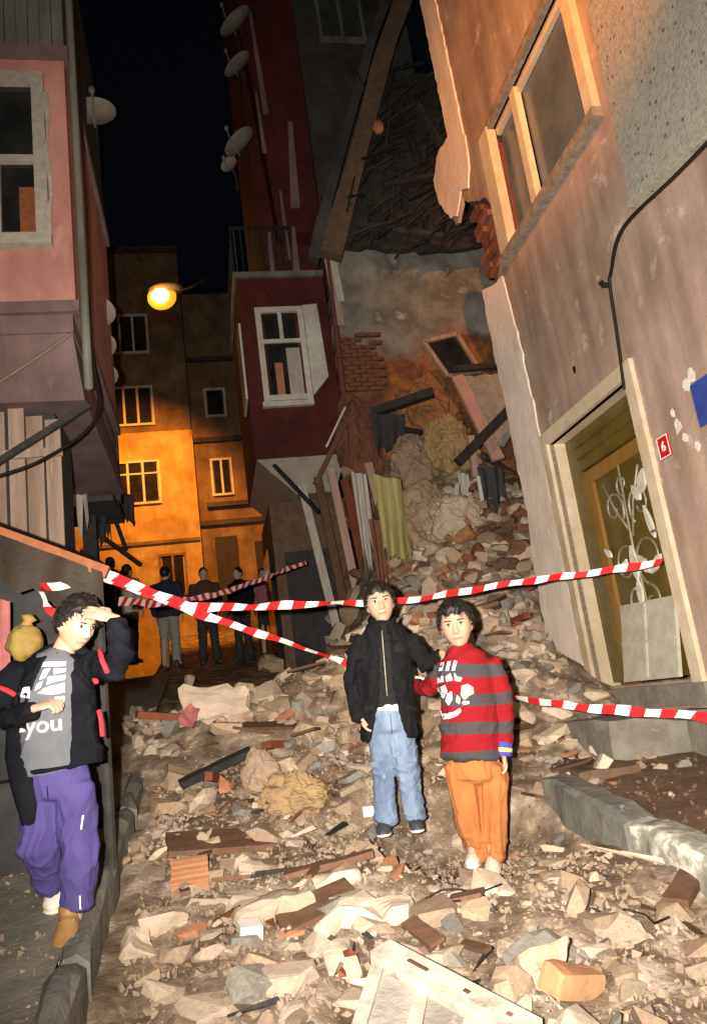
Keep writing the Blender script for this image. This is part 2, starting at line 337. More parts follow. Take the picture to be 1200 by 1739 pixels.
# left pavement and its kerb
def lp_z(s, t): return street_z(s) + .165 + .02*fract(V((s*1.5, t*1.5, 0)), 4)
grid([-6+.1*i for i in range(140)], [3.6+.07*i for i in range(30)], lp_z).build('pavement_left', 'concrete', smooth=True, kind='structure')
def rp_z(s, t): return street_z(s) + .09 + .025*fract(V((s*3, t*3, 5)), 4)
grid([-6+.06*i for i in range(116)], [-.05+.06*i for i in range(18)], rp_z).build('pavement_right', 'soil', smooth=True, kind='structure')

def kerb(s0, s1, t0, t1, top, label, group, seed, m='kerb'):
    r = random.Random(seed); mb = MB(); n = 7; rings = []
    for i in range(n):
        s = s0+(s1-s0)*i/(n-1); z = street_z(s); e = .012
        sh = .02 if i in (0, n-1) else 0
        prof = [(t0, -.12), (t0, top-.025-sh), (t0+.03, top-sh), (t1-.03, top-sh), (t1, top-.025-sh), (t1, -.12)]
        rings.append([W(s+r.uniform(-e, e), a+r.uniform(-e, e), z+b+r.uniform(-e, e)) for a, b in prof])
    vs = [p for q in rings for p in q]; k = 6
    fs = [(i*k+j, i*k+(j+1) % k, (i+1)*k+(j+1) % k, (i+1)*k+j) for i in range(n-1) for j in range(k)] + [tuple(range(k)), tuple(range((n-1)*k, n*k))]
    mb.add(vs, fs); return mb.build('kerb_stone', m, None, False, label=label, cat='kerb', group=group)
for i in range(7):
    s0 = -5.2+i*.95
    kerb(s0, s0+.93, 3.50, 3.61, .185, 'weathered left kerb stone, '+['beside the camera', 'nearest in the picture', 'under the boy shading his eyes', 'fourth from the camera', 'beside the stall post', 'past the stall', 'farthest before the ridge'][i], 'kerb stones along the left pavement', i)
kerb(-.98, -.12, 1.02, 1.20, .165, 'dark scuffed kerb stone nearest the concrete step', 'kerb stones on the right', 21)
kerb(-1.86, -1.0, .98, 1.17, .16, 'kerb stone with flaking whitewash at the right edge', 'kerb stones on the right', 22, 'kerbw')
kerb(-2.9, -1.88, .96, 1.16, .155, 'kerb stone beyond the whitewashed one', 'kerb stones on the right', 23)

# ------------------------------------------------------------------ right-hand house
RH = thing('right_house', W(0, 0, 0), 'right-hand house with torn plaster edge, big window and olive door', 'house')
edge = [(2.36, 9.2), (2.34, 8.7), (2.3, 7.67), (2.26, 6.75), (2.6, 6.86), (2.92, 6.72), (2.86, 6.35), (2.62, 6.0), (2.46, 5.84), (2.25, 6.0), (2.03, 5.8), (1.7, 5.62), (1.55, 5.38), (1.47, 4.95), (1.8, 4.72), (2.14, 4.84),
        (2.14, 4.16), (2.09, 3.52), (2.1, 2.93), (2.06, 2.52), (2.14, 2.08), (2.16, 1.37), (2.3, .9), (2.35, .3)]
WIN = (-.31, 1.38, 4.80, 6.02); DOOR = (.04, 1.38, .88, 2.93)
def rect(r): return [(r[0], r[2]), (r[1], r[2]), (r[1], r[3]), (r[0], r[3])]
outer = [(-7, .2), (-7, 9.2)] + rough_loop(edge, .07, .022, 5, False) + [(2.35, .25)]
skin = curve_plate([outer, rect(WIN), rect(DOOR)], .04, lambda u, v, d: W(u, -.04+d, v))
skin.build('wall', 'rwall', RH)
core_edge = [(x-(.1 if y > 2 else .02), y) for x, y in [(2.36, 9.2), (2.3, 7.67), (2.26, 6.8), (2.3, 6.3), (2.25, 5.9), (2.1, 5.5), (2.05, 4.9), (2.14, 4.3), (2.09, 3.5), (2.08, 2.5), (2.16, 1.4), (2.3, .9), (2.4, .2)]]
core = curve_plate([[(-7, .15), (-7, 9.2)] + rough_loop(core_edge, .09, .03, 8, False), rect((-.29, 1.36, 4.82, 6.0)), rect((.035, 1.385, .86, 2.94))], .34, lambda u, v, d: W(u, -.39+d, v))
core.build('masonry', 'dkbrick', RH)
# pale plaster strip left standing along the torn edge, slightly proud
pl = [(2.35, 9.1), (2.31, 7.67), (2.27, 6.78), (2.6, 6.88), (2.9, 6.72), (2.84, 6.36), (2.6, 6.02), (2.44, 5.9), (2.2, 6.06), (2.0, 5.95), (1.86, 6.2), (1.9, 7.0), (1.93, 8.0), (1.97, 9.1)]
curve_plate([rough_loop(pl, .08, .018, 3)], .05, lambda u, v, d: W(u, -.012+d*.6, v)).build('plaster_strip', 'pale', RH)
pl2 = [(2.14, 4.86), (2.13, 4.16), (2.08, 3.52), (2.09, 2.93), (2.05, 2.52), (2.13, 2.08), (2.14, 1.5), (2.12, 1.2), (1.85, 1.1), (1.53, .98), (1.52, 1.8), (1.52, 2.9), (1.5, 3.3), (1.55, 4.1), (1.62, 4.7), (1.9, 4.76)]
curve_plate([rough_loop(pl2, .08, .016, 4)], .05, lambda u, v, d: W(u, -.014+d*.6, v)).build('plaster_strip', 'pale', RH)
# bricks showing in the broken notch and along the torn edge
bme = MB().box((0, 0, 0), (.2, .095, .06)).mesh('brick', 'dkbrick')
brz = Matrix.Rotation(math.atan2(DS.y, DS.x), 4, 'Z')
def lay_brick(parent, s, t, z, rot=0, tilt=0, sc=1):
    o = put('brick', bme, parent)
    o.matrix_parent_inverse = Matrix.Translation(-parent.location)
    o.matrix_basis = Matrix.Translation(W(s, t, z)) @ brz @ Matrix.Rotation(rot, 4, 'Z') @ Matrix.Rotation(tilt, 4, 'Y') @ Matrix.Scale(sc, 4)
for k, (a, b) in enumerate([(1.62, 4.9), (1.84, 4.9), (1.57, 4.98), (1.78, 4.98), (1.98, 4.98), (1.62, 5.06), (1.84, 5.06), (1.6, 5.14), (1.82, 5.14), (2.0, 5.14), (1.64, 5.22), (1.88, 5.22), (1.66, 5.3), (1.9, 5.3), (1.75, 5.38), (1.97, 5.38), (1.8, 5.46), (2.0, 5.46), (1.9, 5.54), (1.95, 5.62), (2.1, 5.7)]):
    lay_brick(RH, a+rnd.uniform(-.01, .01), -.06+rnd.uniform(-.02, .02), b, 0, rnd.uniform(-.05, .05))
for k in range(46):
    z = 1.3+k*.165; j = min(edge, key=lambda e: abs(e[1]-z))
    if 4.7 < z < 7.0: continue
    lay_brick(RH, j[0]-.06+rnd.uniform(-.04, .05), -.13-rnd.uniform(0, .18), z, rnd.uniform(-.3, .3), rnd.uniform(-.2, .2))
# roughcast panel of the storey above, with its thick lower edge
rc = [(-.62, 9.1), (-.6, 5.4), (-.55, 3.95), (-2.0, 3.62), (-7, 3.4), (-7, 9.1)]
curve_plate([rough_loop(rc, .15, .012, 6)], .07, lambda u, v, d: W(u, .003+d, v)).build('roughcast_panel', 'rough', RH)
MB().hexa([W(-.57, .004, 3.86), W(-7, .004, 3.3), W(-7, .115, 3.3), W(-.57, .115, 3.86), W(-.57, .004, 3.945), W(-7, .004, 3.39), W(-7, .115, 3.39), W(-.57, .115, 3.945)]).build('panel_edge', 'rough', RH)
# window
wn = MB()
wn.sbox(1.26, 1.46, -.02, .07, 4.80, 6.05)
wf = wn.build('window', 'cream', RH)
MB().sbox(-.42, 1.5, -.02, .055, 6.02, 6.11).build('lintel_board', 'sillgrey', wf)
MB().sbox(-.40, 1.48, -.02, .085, 4.72, 4.80).build('sill', 'sillgrey', wf)
MB().sbox(-.38, -.27, -.02, .06, 4.80, 6.02).build('jamb', 'cream', wf)
MB().sbox(.74, .84, -.06, .0, 4.80, 6.02).build('mullion', 'cream', wf)
for z_ in (4.80, 5.955): MB().sbox(-.27, 1.26, -.07, -.03, z_, z_+.06).build('sash_rail', 'cream', wf)
MB().sbox(-.27, .74, -.085, -.075, 4.8, 6.02).build('pane', 'glass', wf)
MB().sbox(.84, 1.26, -.085, -.075, 4.8, 6.02).build('pane', 'glass', wf)
# door
fr = MB(); fr.sbox(1.38, 1.485, -.2, .035, .86, 3.04); fr.sbox(-.07, .04, -.2, .035, .86, 3.04); fr.sbox(.04, 1.38, -.2, .035, 2.93, 3.04)
fr.build('door_frame', 'cream', RH)
df = MB()
for a in ((1.22, 1.38), (.04, .19)): df.sbox(a[0], a[1], -.3, -.14, .9, 2.93)
df.sbox(.19, 1.22, -.3, -.14, 2.62, 2.93); df.sbox(.19, 1.22, -.135, -.12, 2.72, 2.76); df.sbox(.19, 1.22, -.135, -.12, 2.82, 2.87)
df.build('inner_frame', 'olive', RH)
dl = MB(); dl.sbox(.19, 1.22, -.3, -.2, .9, 2.62); leaf = dl.build('door', 'olive', RH)
dd = MB()
for a in ((1.12, 1.215), (.195, .28)): dd.sbox(a[0], a[1], -.2, -.17, .9, 2.61)
dd.sbox(.28, 1.12, -.2, -.17, 2.5, 2.61)
dd.build('door_stile', 'brown', leaf)
def curl(mb, c, r0, turns, a0, sgn=1, rad=.012, n=26):
    pts = []
    for i in range(n):
        f = i/(n-1); a = a0+sgn*turns*2*math.pi*f; r = r0*(1-.75*f)
        pts.append(W(c[0]+r*math.cos(a), -.165, c[1]+r*math.sin(a)))
    mb.loft(pts, [rad*(1-.4*i/n) for i in range(n)], 6)
orn = MB()
for c, r0, tn, a0, sg in [((.52, 1.75), .2, 1.2, -1.2, 1), ((.85, 1.75), .2, 1.2, 4.3, -1), ((.5, 2.15), .16, 1.1, -.8, 1), ((.86, 2.2), .15, 1.1, 3.9, -1), ((.6, 1.45), .12, 1, 1.5, 1), ((.8, 1.45), .12, 1, 1.6, -1), ((.68, 2.35), .09, 1, -1.5, 1)]: curl(orn, c, r0, tn, a0, sg)
for (x0, z0, x1, z1) in [(.68, 1.3, .68, 2.5), (.68, 1.95, .42, 2.42), (.68, 1.95, .95, 2.42)]:
    orn.loft([W(x0, -.168, z0), W((x0+x1)/2+.02, -.16, (z0+z1)/2), W(x1, -.168, z1)], [.011]*3, 6)
orn.build('scroll_work', 'iron', leaf, True)
def petal(c, l, wd, a):
    m = MB(); n = 9; pts = []
    for i in range(n):
        f = i/(n-1); r = math.sin(f*math.pi)**.7*wd*(1-.35*f)
        pts.append((f*l, r))
    up = [(x, y) for x, y in pts] + [(x, -y) for x, y in reversed(pts[1:-1])]
    ca, sa = math.cos(a), math.sin(a)
    m.prism([W(c[0]+x*ca-y*sa, -.15, c[1]+x*sa+y*ca) for x, y in up], DT*.018)
    return m.build('petal', 'petal', leaf)
for c, l, wd, a in [((.70, 1.62), .26, .055, 1.57), ((.70, 1.62), .22, .04, -1.5), ((.52, 1.64), .2, .045, .9), ((.42, 2.2), .19, .06, 2.1), ((.44, 2.16), .15, .045, 1.1), ((.36, 1.86), .26, .035, 1.35), ((.34, 1.74), .2, .04, -.6), ((.9, 1.7), .14, .035, 2.4), ((1.0, 1.85), .12, .03, .8)]: petal(c, l, wd, a)
MB().sbox(.215, .245, -.17, -.158, 1.75, 1.98).build('lock_plate', 'iron', leaf)
MB().loft([W(.23, -.158, 1.9), W(.23, -.11, 1.9), W(.33, -.105, 1.9)], [.009]*3, 8).build('handle', 'iron', leaf, True)
# dirty board leaning on the lower half of the door
bd = thing('door_board', W(.6, -.1, .9), 'dirty white divided board leaning on the lower half of the olive door', 'board')
a, b = (.26, -.04), (1.0, -.06)
MB().hexa([W(.26, -.02, .9), W(.99, -.02, .9), W(.99, -.05, .9), W(.26, -.05, .9), W(.29, -.135, 1.44), W(1.02, -.135, 1.47), W(1.02, -.16, 1.47), W(.29, -.16, 1.44)]).build('sheet', 'board', bd)
for k, (x0, z0, x1, z1) in enumerate([(.27, 1.16, 1.0, 1.18), (.64, .92, .66, 1.44)]):
    f0 = (z0-.9)/.55*.115; f1 = (z1-.9)/.55*.115
    MB().beam(W(x0, -.014-f0, z0), W(x1, -.014-f1, z1), .018, .012).build('batten', 'board', bd)
# threshold, base, step
MB().sbox(-.12, 1.56, -.32, .06, .72, .86).build('threshold', 'concrete', RH)
MB().sbox(-7, .2, -.03, .10, -.2, .70).build('plinth', 'concrete', RH)
def stone_block(name, s0, s1, t0, t1, z0, z1, m, label, cat, seed, amp=.02, **kw):
    mb = MB(); bm = bmesh.new(); bmesh.ops.create_cube(bm, size=1)
    bmesh.ops.subdivide_edges(bm, edges=bm.edges, cuts=5, use_grid_fill=True)
    for v in bm.verts:
        p = W(s0+(s1-s0)*(v.co.x+.5), t0+(t1-t0)*(v.co.y+.5), z0+(z1-z0)*(v.co.z+.5))
        q = p*5+V((seed, 0, 0)); c = max(abs(v.co.x), .4)*max(abs(v.co.y), .4)*max(abs(v.co.z), .4)
        v.co = p + V((noise.noise(q), noise.noise(q+V((9, 0, 0))), noise.noise(q+V((0, 9, 0)))))*amp
    me = bpy.data.meshes.new(name); bm.to_mesh(me); bm.free(); me.materials.append(MT[m])
    return put(name, me, None, label, cat, **kw)
stone_block('door_step', .1, 1.15, .07, .62, .15, .70, 'concrete', 'worn concrete block step below the olive door', 'step', 3)
stone_block('door_step', -.15, .95, .60, .98, .2, .47, 'soil', 'lower earthy step slab in front of the concrete block', 'step', 5, .03)
# cable, plates, bracket, scraps
def cable(name, pts, r, label, m='cable', parent=None):
    mb = MB(); P = [V(p) for p in pts]; q = []
    for i in range(len(P)-1):
        for j in range(6):
            t = j/6; p0 = P[max(i-1, 0)]; p1 = P[i]; p2 = P[i+1]; p3 = P[min(i+2, len(P)-1)]
            q.append(.5*((2*p1)+(p2-p0)*t+(2*p0-5*p1+4*p2-p3)*t*t+(3*p1-p0-3*p2+p3)*t**3))
    q.append(P[-1]); mb.loft(q, [r]*len(q), 6)
    return mb.build(name, m, parent, True, **({} if parent else dict(label=label, cat='cable')))
cable('cable', [W(.03, .05, 2.86), W(.02, .04, 3.0), W(-.01, .03, 3.3), W(-.05, .03, 3.6), W(-.12, .04, 3.68), W(-.5, .13, 3.77), W(-1.2, .13, 3.70), W(-2.4, .13, 3.62)], .012, 'black cable running from the door corner up along the roughcast edge')
MB().loft([W(.0, .0, 3.64), W(.0, .05, 3.64), W(.01, .055, 3.67)], [.02, .02, .02], 8).build('cable_clip', 'cable', RH)
npz = MB(); npz.sbox(-.265, -.135, .002, .012, 2.275, 2.425); npo = npz.build('number_plate', 'red', None, label='small red enamel house number plate beside the door', cat='plate')
vs, fs = text_mesh('6', .09)
def on_wall(vs, fs, s, z, t): m = MB(); m.add([W(s-v.x, t+v.z, z+v.y) for v in vs], fs); return m
o = on_wall(vs, fs, -.2, 2.35, .0135).build('digit', 'white', npo)
npr = MB(); 
for q in ((-.262, -.255, 2.278, 2.422), (-.145, -.138, 2.278, 2.422), (-.255, -.145, 2.278, 2.285), (-.255, -.145, 2.415, 2.422)): npr.sbox(q[0], q[1], .0121, .0145, q[2], q[3])
npr.build('plate_border', 'white', npo)
bp = MB().sbox(-.98, -.60, .003, .016, 2.33, 2.60).build('street_sign', 'blue', None, label='blue enamel street sign cut off by the right edge', cat='sign')
scr = 0
for c, n_, sz in [((-.56, 2.63), 7, .05), ((-.38, 2.42), 7, .045), ((-.43, 2.33), 6, .035), ((-.36, 2.52), 6, .03), ((-.52, 2.24), 6, .035), ((-.62, 2.66), 6, .05), ((.71, 3.32), 8, .03)]:
    m = MB(); pts = [(c[0]+sz*rnd.uniform(.5, 1)*math.cos(6.28*i/n_), c[1]+1.3*sz*rnd.uniform(.5, 1)*math.sin(6.28*i/n_)) for i in range(n_)]
    m.prism([W(u, .003, v) for u, v in pts], DT*.004)
    m.build('paper_scrap', 'paper' if scr < 6 else 'cable', RH); scr += 1

# ------------------------------------------------------------------ left pink house (upper storey juts over the shack)
PH = thing('pink_house', W(1.4, 4.2, street_z(1.4)), 'pink rendered house jutting out on the left, tall pale window', 'house')
MB().sbox(1.4, 4.2, 3.82, 9, 4.44, 6.80).build('wall', 'pink', PH)
MB().sbox(1.36, 4.24, 3.78, 9, 6.80, 6.93).build('cornice', 'mauve', PH)
for i in range(16):
    a = 3.82+i*.10
    MB().sbox(1.45-.012*(i % 2), 1.52, a, a+.094, 6.935, 9.0).build('cladding_sheet', 'tin', PH)
MB().sbox(1.53, 4.2, 3.83, 9, 6.94, 9.0).build('attic_wall', 'darkg', PH)
MB().sbox(1.37, 4.25, 3.79, 9, 4.34, 4.44).build('ledge', 'mauve', PH)
MB().sbox(1.42, 4.2, 3.85, 9, 4.18, 4.34).build('band', 'mauve', PH)
MB().hexa([W(1.5, 3.80, 3.62), W(4.2, 3.80, 3.62), W(4.2, 9, 3.72), W(1.5, 9, 3.72), W(1.44, 3.86, 4.18), W(4.2, 3.86, 4.18), W(4.2, 9, 4.18), W(1.44, 9, 4.18)]).build('coving', 'mauve', PH)
cable('brace', [W(1.38, 3.87, 4.14), W(1.40, 4.1, 3.98), W(1.40, 4.42, 3.76)], .013, None, 'plank', PH)
D_ = .06
wm = MB(); wm.sbox(1.33, 1.40, 3.93+D_, 4.03+D_, 4.98, 6.62); wm.sbox(1.33, 1.40, 4.93, 5.03, 4.98, 6.62); wm.sbox(1.33, 1.40, 4.03+D_, 4.93, 6.50, 6.62); wm.sbox(1.30, 1.40, 3.91+D_, 5.05, 4.92, 5.02); wm.sbox(1.345, 1.40, 4.03+D_, 4.93, 5.72, 5.79)
wo = wm.build('window', 'wframe', PH)
MB().sbox(1.35, 1.40, 4.36, 4.43, 5.02, 5.72).build('mullion', 'wframe', wo)
for q in ((4.03+D_, 4.36, 5.02, 5.72), (4.43, 4.93, 5.02, 5.72), (4.03+D_, 4.93, 5.79, 6.5)):
    MB().sbox(1.385, 1.395, q[0], q[1], q[2], q[3]).build('pane', 'dglass', wo)
MB().sbox(1.381, 1.384, 4.10, 4.22, 5.03, 5.5).build('curtain', 'rust', wo)
fl = MB()
fl.prism([W(1.325, 3.985+.02*math.sin(i*2.1), 5.0+i*.2) for i in range(8)] + [W(1.325, 3.955-.018*math.sin(i*1.7), 6.4-i*.2) for i in range(8)], -DS*.006); fl.build('flaking_architrave', 'wframe', wo)
dp = MB(); dp.loft([W(1.46, 3.76, z) for z in (9, 7.5, 6, 4.5, 3.7)], [.035]*5, 10); dp.build('drainpipe', 'tin', PH, True)
cable('wire', [W(1.7, 3.74, 9), W(1.7, 3.74, 6.6), W(1.72, 3.73, 5.4), W(1.7, 3.75, 4.2), W(1.55, 3.72, 3.5), W(1.2, 4.05, 3.05), W(1.0, 4.4, 2.85)], .013, None, 'cable', PH)

# lean-to shack of vertical planks under the overhang
SH = thing('plank_shack', W(1.6, 4.2, street_z(1.5)), 'lean-to shack of grey vertical planks under the pink house', 'shack')
x = 4.02; i = 0
while x < 5.6:
    wd = rnd.uniform(.07, .13); h = 3.6+rnd.uniform(-.1, .05); z0 = .7
    if 4.02 < x < 4.12: x += .05
    ln = rnd.uniform(-.02, .02)
    MB().hexa([W(1.62+ln, x, z0), W(1.66, x, z0), W(1.66, x+wd, z0), W(1.62-ln, x+wd, z0), W(1.62, x+ln, h), W(1.66, x+ln, h), W(1.66, x+wd+ln, h), W(1.62, x+wd+ln, h)]).build('plank', 'plank', SH)
    x += wd+rnd.uniform(.006, .02); i += 1
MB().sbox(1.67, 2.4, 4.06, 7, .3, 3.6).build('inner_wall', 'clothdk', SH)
for z in (2.2, 3.2): MB().sbox(1.585, 1.618, 4.0, 5.6, z, z+.07).build('rail', 'plank', SH)
MB().beam(W(1.56, 3.78, 3.6), W(1.5, 4.5, 3.12), .05, .05).build('strut', 'charw', SH)

# stall roof with brown tarpaulin
ST = thing('market_stall', W(.3, 3.9, .6), 'low street stall with sagging brown tarpaulin roof on the left pavement', 'stall')
mb = MB(); n = 14; vs = []
for i in range(n):
    for j in range(n):
        s = -.52+1.7*i/(n-1); t = 3.5+1.9*j/(n-1); z = 1.84+street_z(s)*.55-.1+(t-3.5)*.5-.05*math.sin(math.pi*i/(n-1)*3)*math.sin(math.pi*j/(n-1))
        vs.append(W(s, t, z))
fs = [(i*n+j, i*n+j+1, (i+1)*n+j+1, (i+1)*n+j) for i in range(n-1) for j in range(n-1)]
mb.add(vs, fs); mb.add([v-DZ*.02 for v in vs], [f[::-1] for f in fs]); mb.build('tarpaulin', 'tarp', ST, True)
mb = MB(); mb.beam(W(-.54, 3.46, 1.80), W(-.54, 5.4, 2.76), .05, .06); mb.build('front_rail', 'rust', ST)
va = MB(); vl = []
for j in range(30):
    t = 3.48+1.9*j/29; z = 1.80+(t-3.48)*.495
    vl.append(W(-.575+.012*math.sin(j*1.7), t, z+.0)); vl.append(W(-.585+.025*math.sin(j*1.9), t, z-.24-.03*math.sin(j*2.3)))
va.add(vl, [(2*j, 2*j+2, 2*j+3, 2*j+1) for j in range(29)]); va.build('valance', 'tarp', ST, True)
for (s, t, h, m_) in [(-.5, 3.52, 1.86, 'charw'), (-.5, 4.35, 2.2, 'charw'), (1.1, 4.5, 2.3, 'charw')]:
    MB().loft([W(s, t, .1), W(s, t, h)], [.028, .028], 8).build('post', m_, ST)
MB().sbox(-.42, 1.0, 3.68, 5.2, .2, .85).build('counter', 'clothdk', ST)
MB().sbox(.1, .14, 3.62, 5.4, .2, 1.95).build('dark_backing', 'clothdk', ST)  # dark sheet added so the space under the stall roof looks shaded
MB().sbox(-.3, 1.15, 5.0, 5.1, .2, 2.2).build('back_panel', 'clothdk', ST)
def drape(name, a, b, drop, m, label=None, cat=None, parent=None, folds=5, amp=.03, seed=0, n=16, k=10, ragged=.04, **kw):
    r = random.Random(seed); a = V(a); b = V(b); nrm = (b-a).cross(DZ).normalized(); mb = MB(); vs = []
    for i in range(n):
        f = i/(n-1); dl = drop*(1+r.uniform(-1, 1)*ragged)
        for j in range(k):
            g = j/(k-1); vs.append(a.lerp(b, f) - DZ*dl*g + nrm*amp*math.sin(f*folds*6.28+.8*g)*(0.35+.65*g) + (b-a)*(.06*math.sin(g*3+f*3)*g))
    fs = [(i*k+j, i*k+j+1, (i+1)*k+j+1, (i+1)*k+j) for i in range(n-1) for j in range(k-1)]
    mb.add(vs, fs); mb.add([v+nrm*.006 for v in vs], [q[::-1] for q in fs])
    return mb.build(name, m, parent, True, **({} if parent else dict(label=label, cat=cat, **kw)))
drape('hanging_cloth', W(-.44, 3.95, 1.72), W(-.44, 4.16, 1.8), .42, 'clothr', 'dusty pink cloth hanging under the stall roof', 'cloth', seed=2)
drape('hanging_cloth', W(-.44, 4.2, 1.95), W(-.44, 4.7, 2.1), .8, 'mauve', 'mauve cloth hanging behind the pink one in the stall', 'cloth', seed=3)
def sackfn(q, p): return p*(1+.16*noise.noise(q*2.2+V((3, 1, 0)))+.06*noise.noise(q*6))
SK = thing('yellow_sack', at(45, 1120, 3.75), 'crumpled yellow sack on the stall behind the saluting boy', 'sack')
MB().ell(at(42, 1092, 3.75), (.085, .08, .085), None, 28, 18, 0, sackfn).build('bag', 'sack', SK, True)
MB().loft([at(45, 1066, 3.75), at(47, 1056, 3.75), at(50, 1049, 3.75)], [.035, .022, .04], 10).build('tied_neck', 'sack', SK, True)

# left row house further along, with dishes and bits of washing
LR = thing('left_row_house', W(6, 4.2, street_z(6)), 'dark narrow row house behind the pink house', 'house')
MB().sbox(4.26, 5.3, 4.02, 9, 3.7, 8.6).build('wall', 'mauve', LR)
MB().sbox(4.27, 5.35, 3.92, 9, 3.58, 3.7).build('ledge', 'darkg', LR)
MB().sbox(4.7, 4.86, 3.88, 4.01, 3.7, 8.0).build('corner_post', 'darkg', LR)
for k_ in range(3): MB().sbox(4.9, 5.1, 4.2+k_*1.2, 4.36+k_*1.2, .6, 3.58).build('prop', 'charw', LR)
def dish(c, r, face, label, group=None):
    T = thing('satellite_dish', c, label, 'dish', group)
    c = V(c); f = V(face).normalized(); a = f.orthogonal().normalized(); b = f.cross(a); n = 24; vs = [c-f*.09*r/.4]; fs = []
    for k in (1, 2, 3, 4, 5):
        q = k/5
        for j in range(n): vs.append(c + (a*math.cos(6.2832*j/n)+b*math.sin(6.2832*j/n))*r*q - f*.09*r/.4*(1-q*q))
    for j in range(n): fs.append((0, 1+j, 1+(j+1) % n))
    for k in range(4):
        for j in range(n): fs.append((1+k*n+j, 1+k*n+(j+1) % n, 1+(k+1)*n+(j+1) % n, 1+(k+1)*n+j))
    m = MB(); m.add(vs, fs); m.add([v-f*.012 for v in vs], [x[::-1] for x in fs]); m.build('reflector', 'dish', T, True)
    m = MB(); m.loft([c-DZ*r*.95, c-DZ*r*.5+f*r*.8, c+f*r*1.0], [.012]*3, 6); m.build('feed_arm', 'tin', T)
    m = MB(); m.ell(c+f*r, (.035, .035, .05)); m.build('receiver', 'tin', T, True)
    m = MB(); m.loft([c-f*.1, c-f*.22-DZ*.1, c-f*.22-DZ*.35], [.022]*3, 8); m.build('bracket', 'charw', T)
    return T
fc = (.25, -1, .25)
dish(at(160, 187, 7.3), .235, fc, 'grey satellite dish high on the pink house corner')
dish(at(163, 527, 8.0), .22, (.5, -1, .2), 'upper orange-lit satellite dish beside the pink house wall')
dish(at(168, 583, 8.3), .2, (.5, -1, .2), 'middle satellite dish of the three beside the pink house')
dish(at(176, 636, 8.6), .17, (.4, -1, .2), 'lowest small satellite dish beside the pink house')
dish(at(398, 35, 11.3), .33, (-.6, -1, .3), 'topmost satellite dish on the red house edge')
dish(at(402, 108, 11.4), .28, (-.6, -1, .3), 'second satellite dish from the top on the red house edge')
dish(at(405, 240, 11.2), .3, (-.6, -1, .3), 'crumpled-looking satellite dish lower on the red house edge')
dish(at(388, 278, 11.3), .15, (-.4, -1, .1), 'small round satellite dish lowest on the red house edge')
for k, (px, py, Y, wd, dr, m, lb) in enumerate([(112, 700, 8.2, .35, 1.2, 'clothw', 'pale sheet hanging on the left house front'), (150, 760, 9.0, .32, .95, 'clothdk', 'dark jacket-like cloth hanging above the street on the left'), (165, 800, 9.4, .22, .9, 'clothdk', 'narrow dark cloth hanging beside the orange wall'), (207, 838, 11, .3, .45, 'clothdk', 'small dark rag hanging in front of the orange-lit window')]):
    p = at(px, py, Y); drape('hanging_cloth', p-V((wd/2, 0, 0)), p+V((wd/2, .1, 0)), dr, m, lb, 'cloth', folds=2, amp=.05, seed=k+10, ragged=.2)
for k, (a, b, lb) in enumerate([((165, 905, 10), (240, 960, 10.5), 'thin dark stake leaning before the orange wall'), ((195, 880, 10.6), (215, 935, 10.6), 'short dark stick before the orange wall'), ((465, 790, 10.4), (540, 870, 10.2), 'dark stick jutting below the red bay')]):
    MB().beam(at(*a), at(*b), .05, .05).build('leaning_stick', 'charw', None, label=lb, cat='stick')

# ------------------------------------------------------------------ street end houses and the sodium lamp
def win(parent, s, t0, t1, z0, z1, cols, rows, frame, pane, fw=.07, name='window'):
    f = MB(); f.sbox(s-.06, s+.02, t0-fw, t0, z0-fw, z1+fw); f.sbox(s-.06, s+.02, t1, t1+fw, z0-fw, z1+fw); f.sbox(s-.06, s+.02, t0, t1, z1, z1+fw); f.sbox(s-.09, s+.02, t0-.001, t1+.001, z0-fw, z0)
    o = f.build(name, frame, parent)
    for i in range(1, cols):
        t = t0+(t1-t0)*i/cols; MB().sbox(s-.05, s+.01, t-fw/2, t+fw/2, z0, z1).build('mullion', frame, o)
    for k, zz in enumerate(rows): MB().sbox(s-.045, s+.01, t0, t1, zz-fw/3, zz+fw/3).build('transom', frame, o)
    zs = [z0]+list(rows)+[z1]
    for i in range(cols):
        for k in range(len(zs)-1):
            MB().sbox(s-.012, s-.008, t0+(t1-t0)*i/cols+fw/2, t0+(t1-t0)*(i+1)/cols-fw/2, zs[k], zs[k+1]).build('pane', pane, o)
    return o
EH = thing('end_house', W(20, 4.5, street_z(20)), 'tall ochre house closing the street, lower wall lit orange', 'house')
MB().sbox(20, 26, 2.98, 8.6, 2, 10.35).build('wall', 'yellow', EH)  # paler up to the beam's upper edge: lamplight put into the colour
MB().sbox(20.02, 26, 3.0, 8.6, 10.35, 17.0).build('upper_wall', 'ochre', EH)  # same house, darker above the beam: shade put into the colour
MB().sbox(19.9, 26, 2.95, 8.6, 16.9, 17.1).build('eaves', 'darkg', EH)
win(EH, 20, 4.15, 5.55, 8.0, 9.32, 3, [8.95], 'trimw', 'dglass')
win(EH, 20.02, 4.2, 5.5, 10.65, 11.9, 3, [], 'trimw', 'dglass')
win(EH, 20.02, 4.2, 5.5, 13.2, 14.5, 3, [], 'trimw', 'dglass')
win(EH, 20, 3.55, 4.25, 5.0, 6.2, 2, [], 'ochre', 'dglass')
MB().sbox(19.93, 20, 3.0, 6.6, 6.62, 6.72).build('string_course', 'ochre', EH)
EN = thing('corner_house', W(20.4, 1.6, street_z(20)), 'dim brown house right of the orange-lit one', 'house')
MB().sbox(20.4, 26, -1, 2.97, 2, 15.5).build('wall', 'ochre', EN)
for z in (7.15, 10.0, 12.9): MB().sbox(20.28, 20.4, -1, 2.95, z, z+.16).build('string_course', 'darkg', EN)
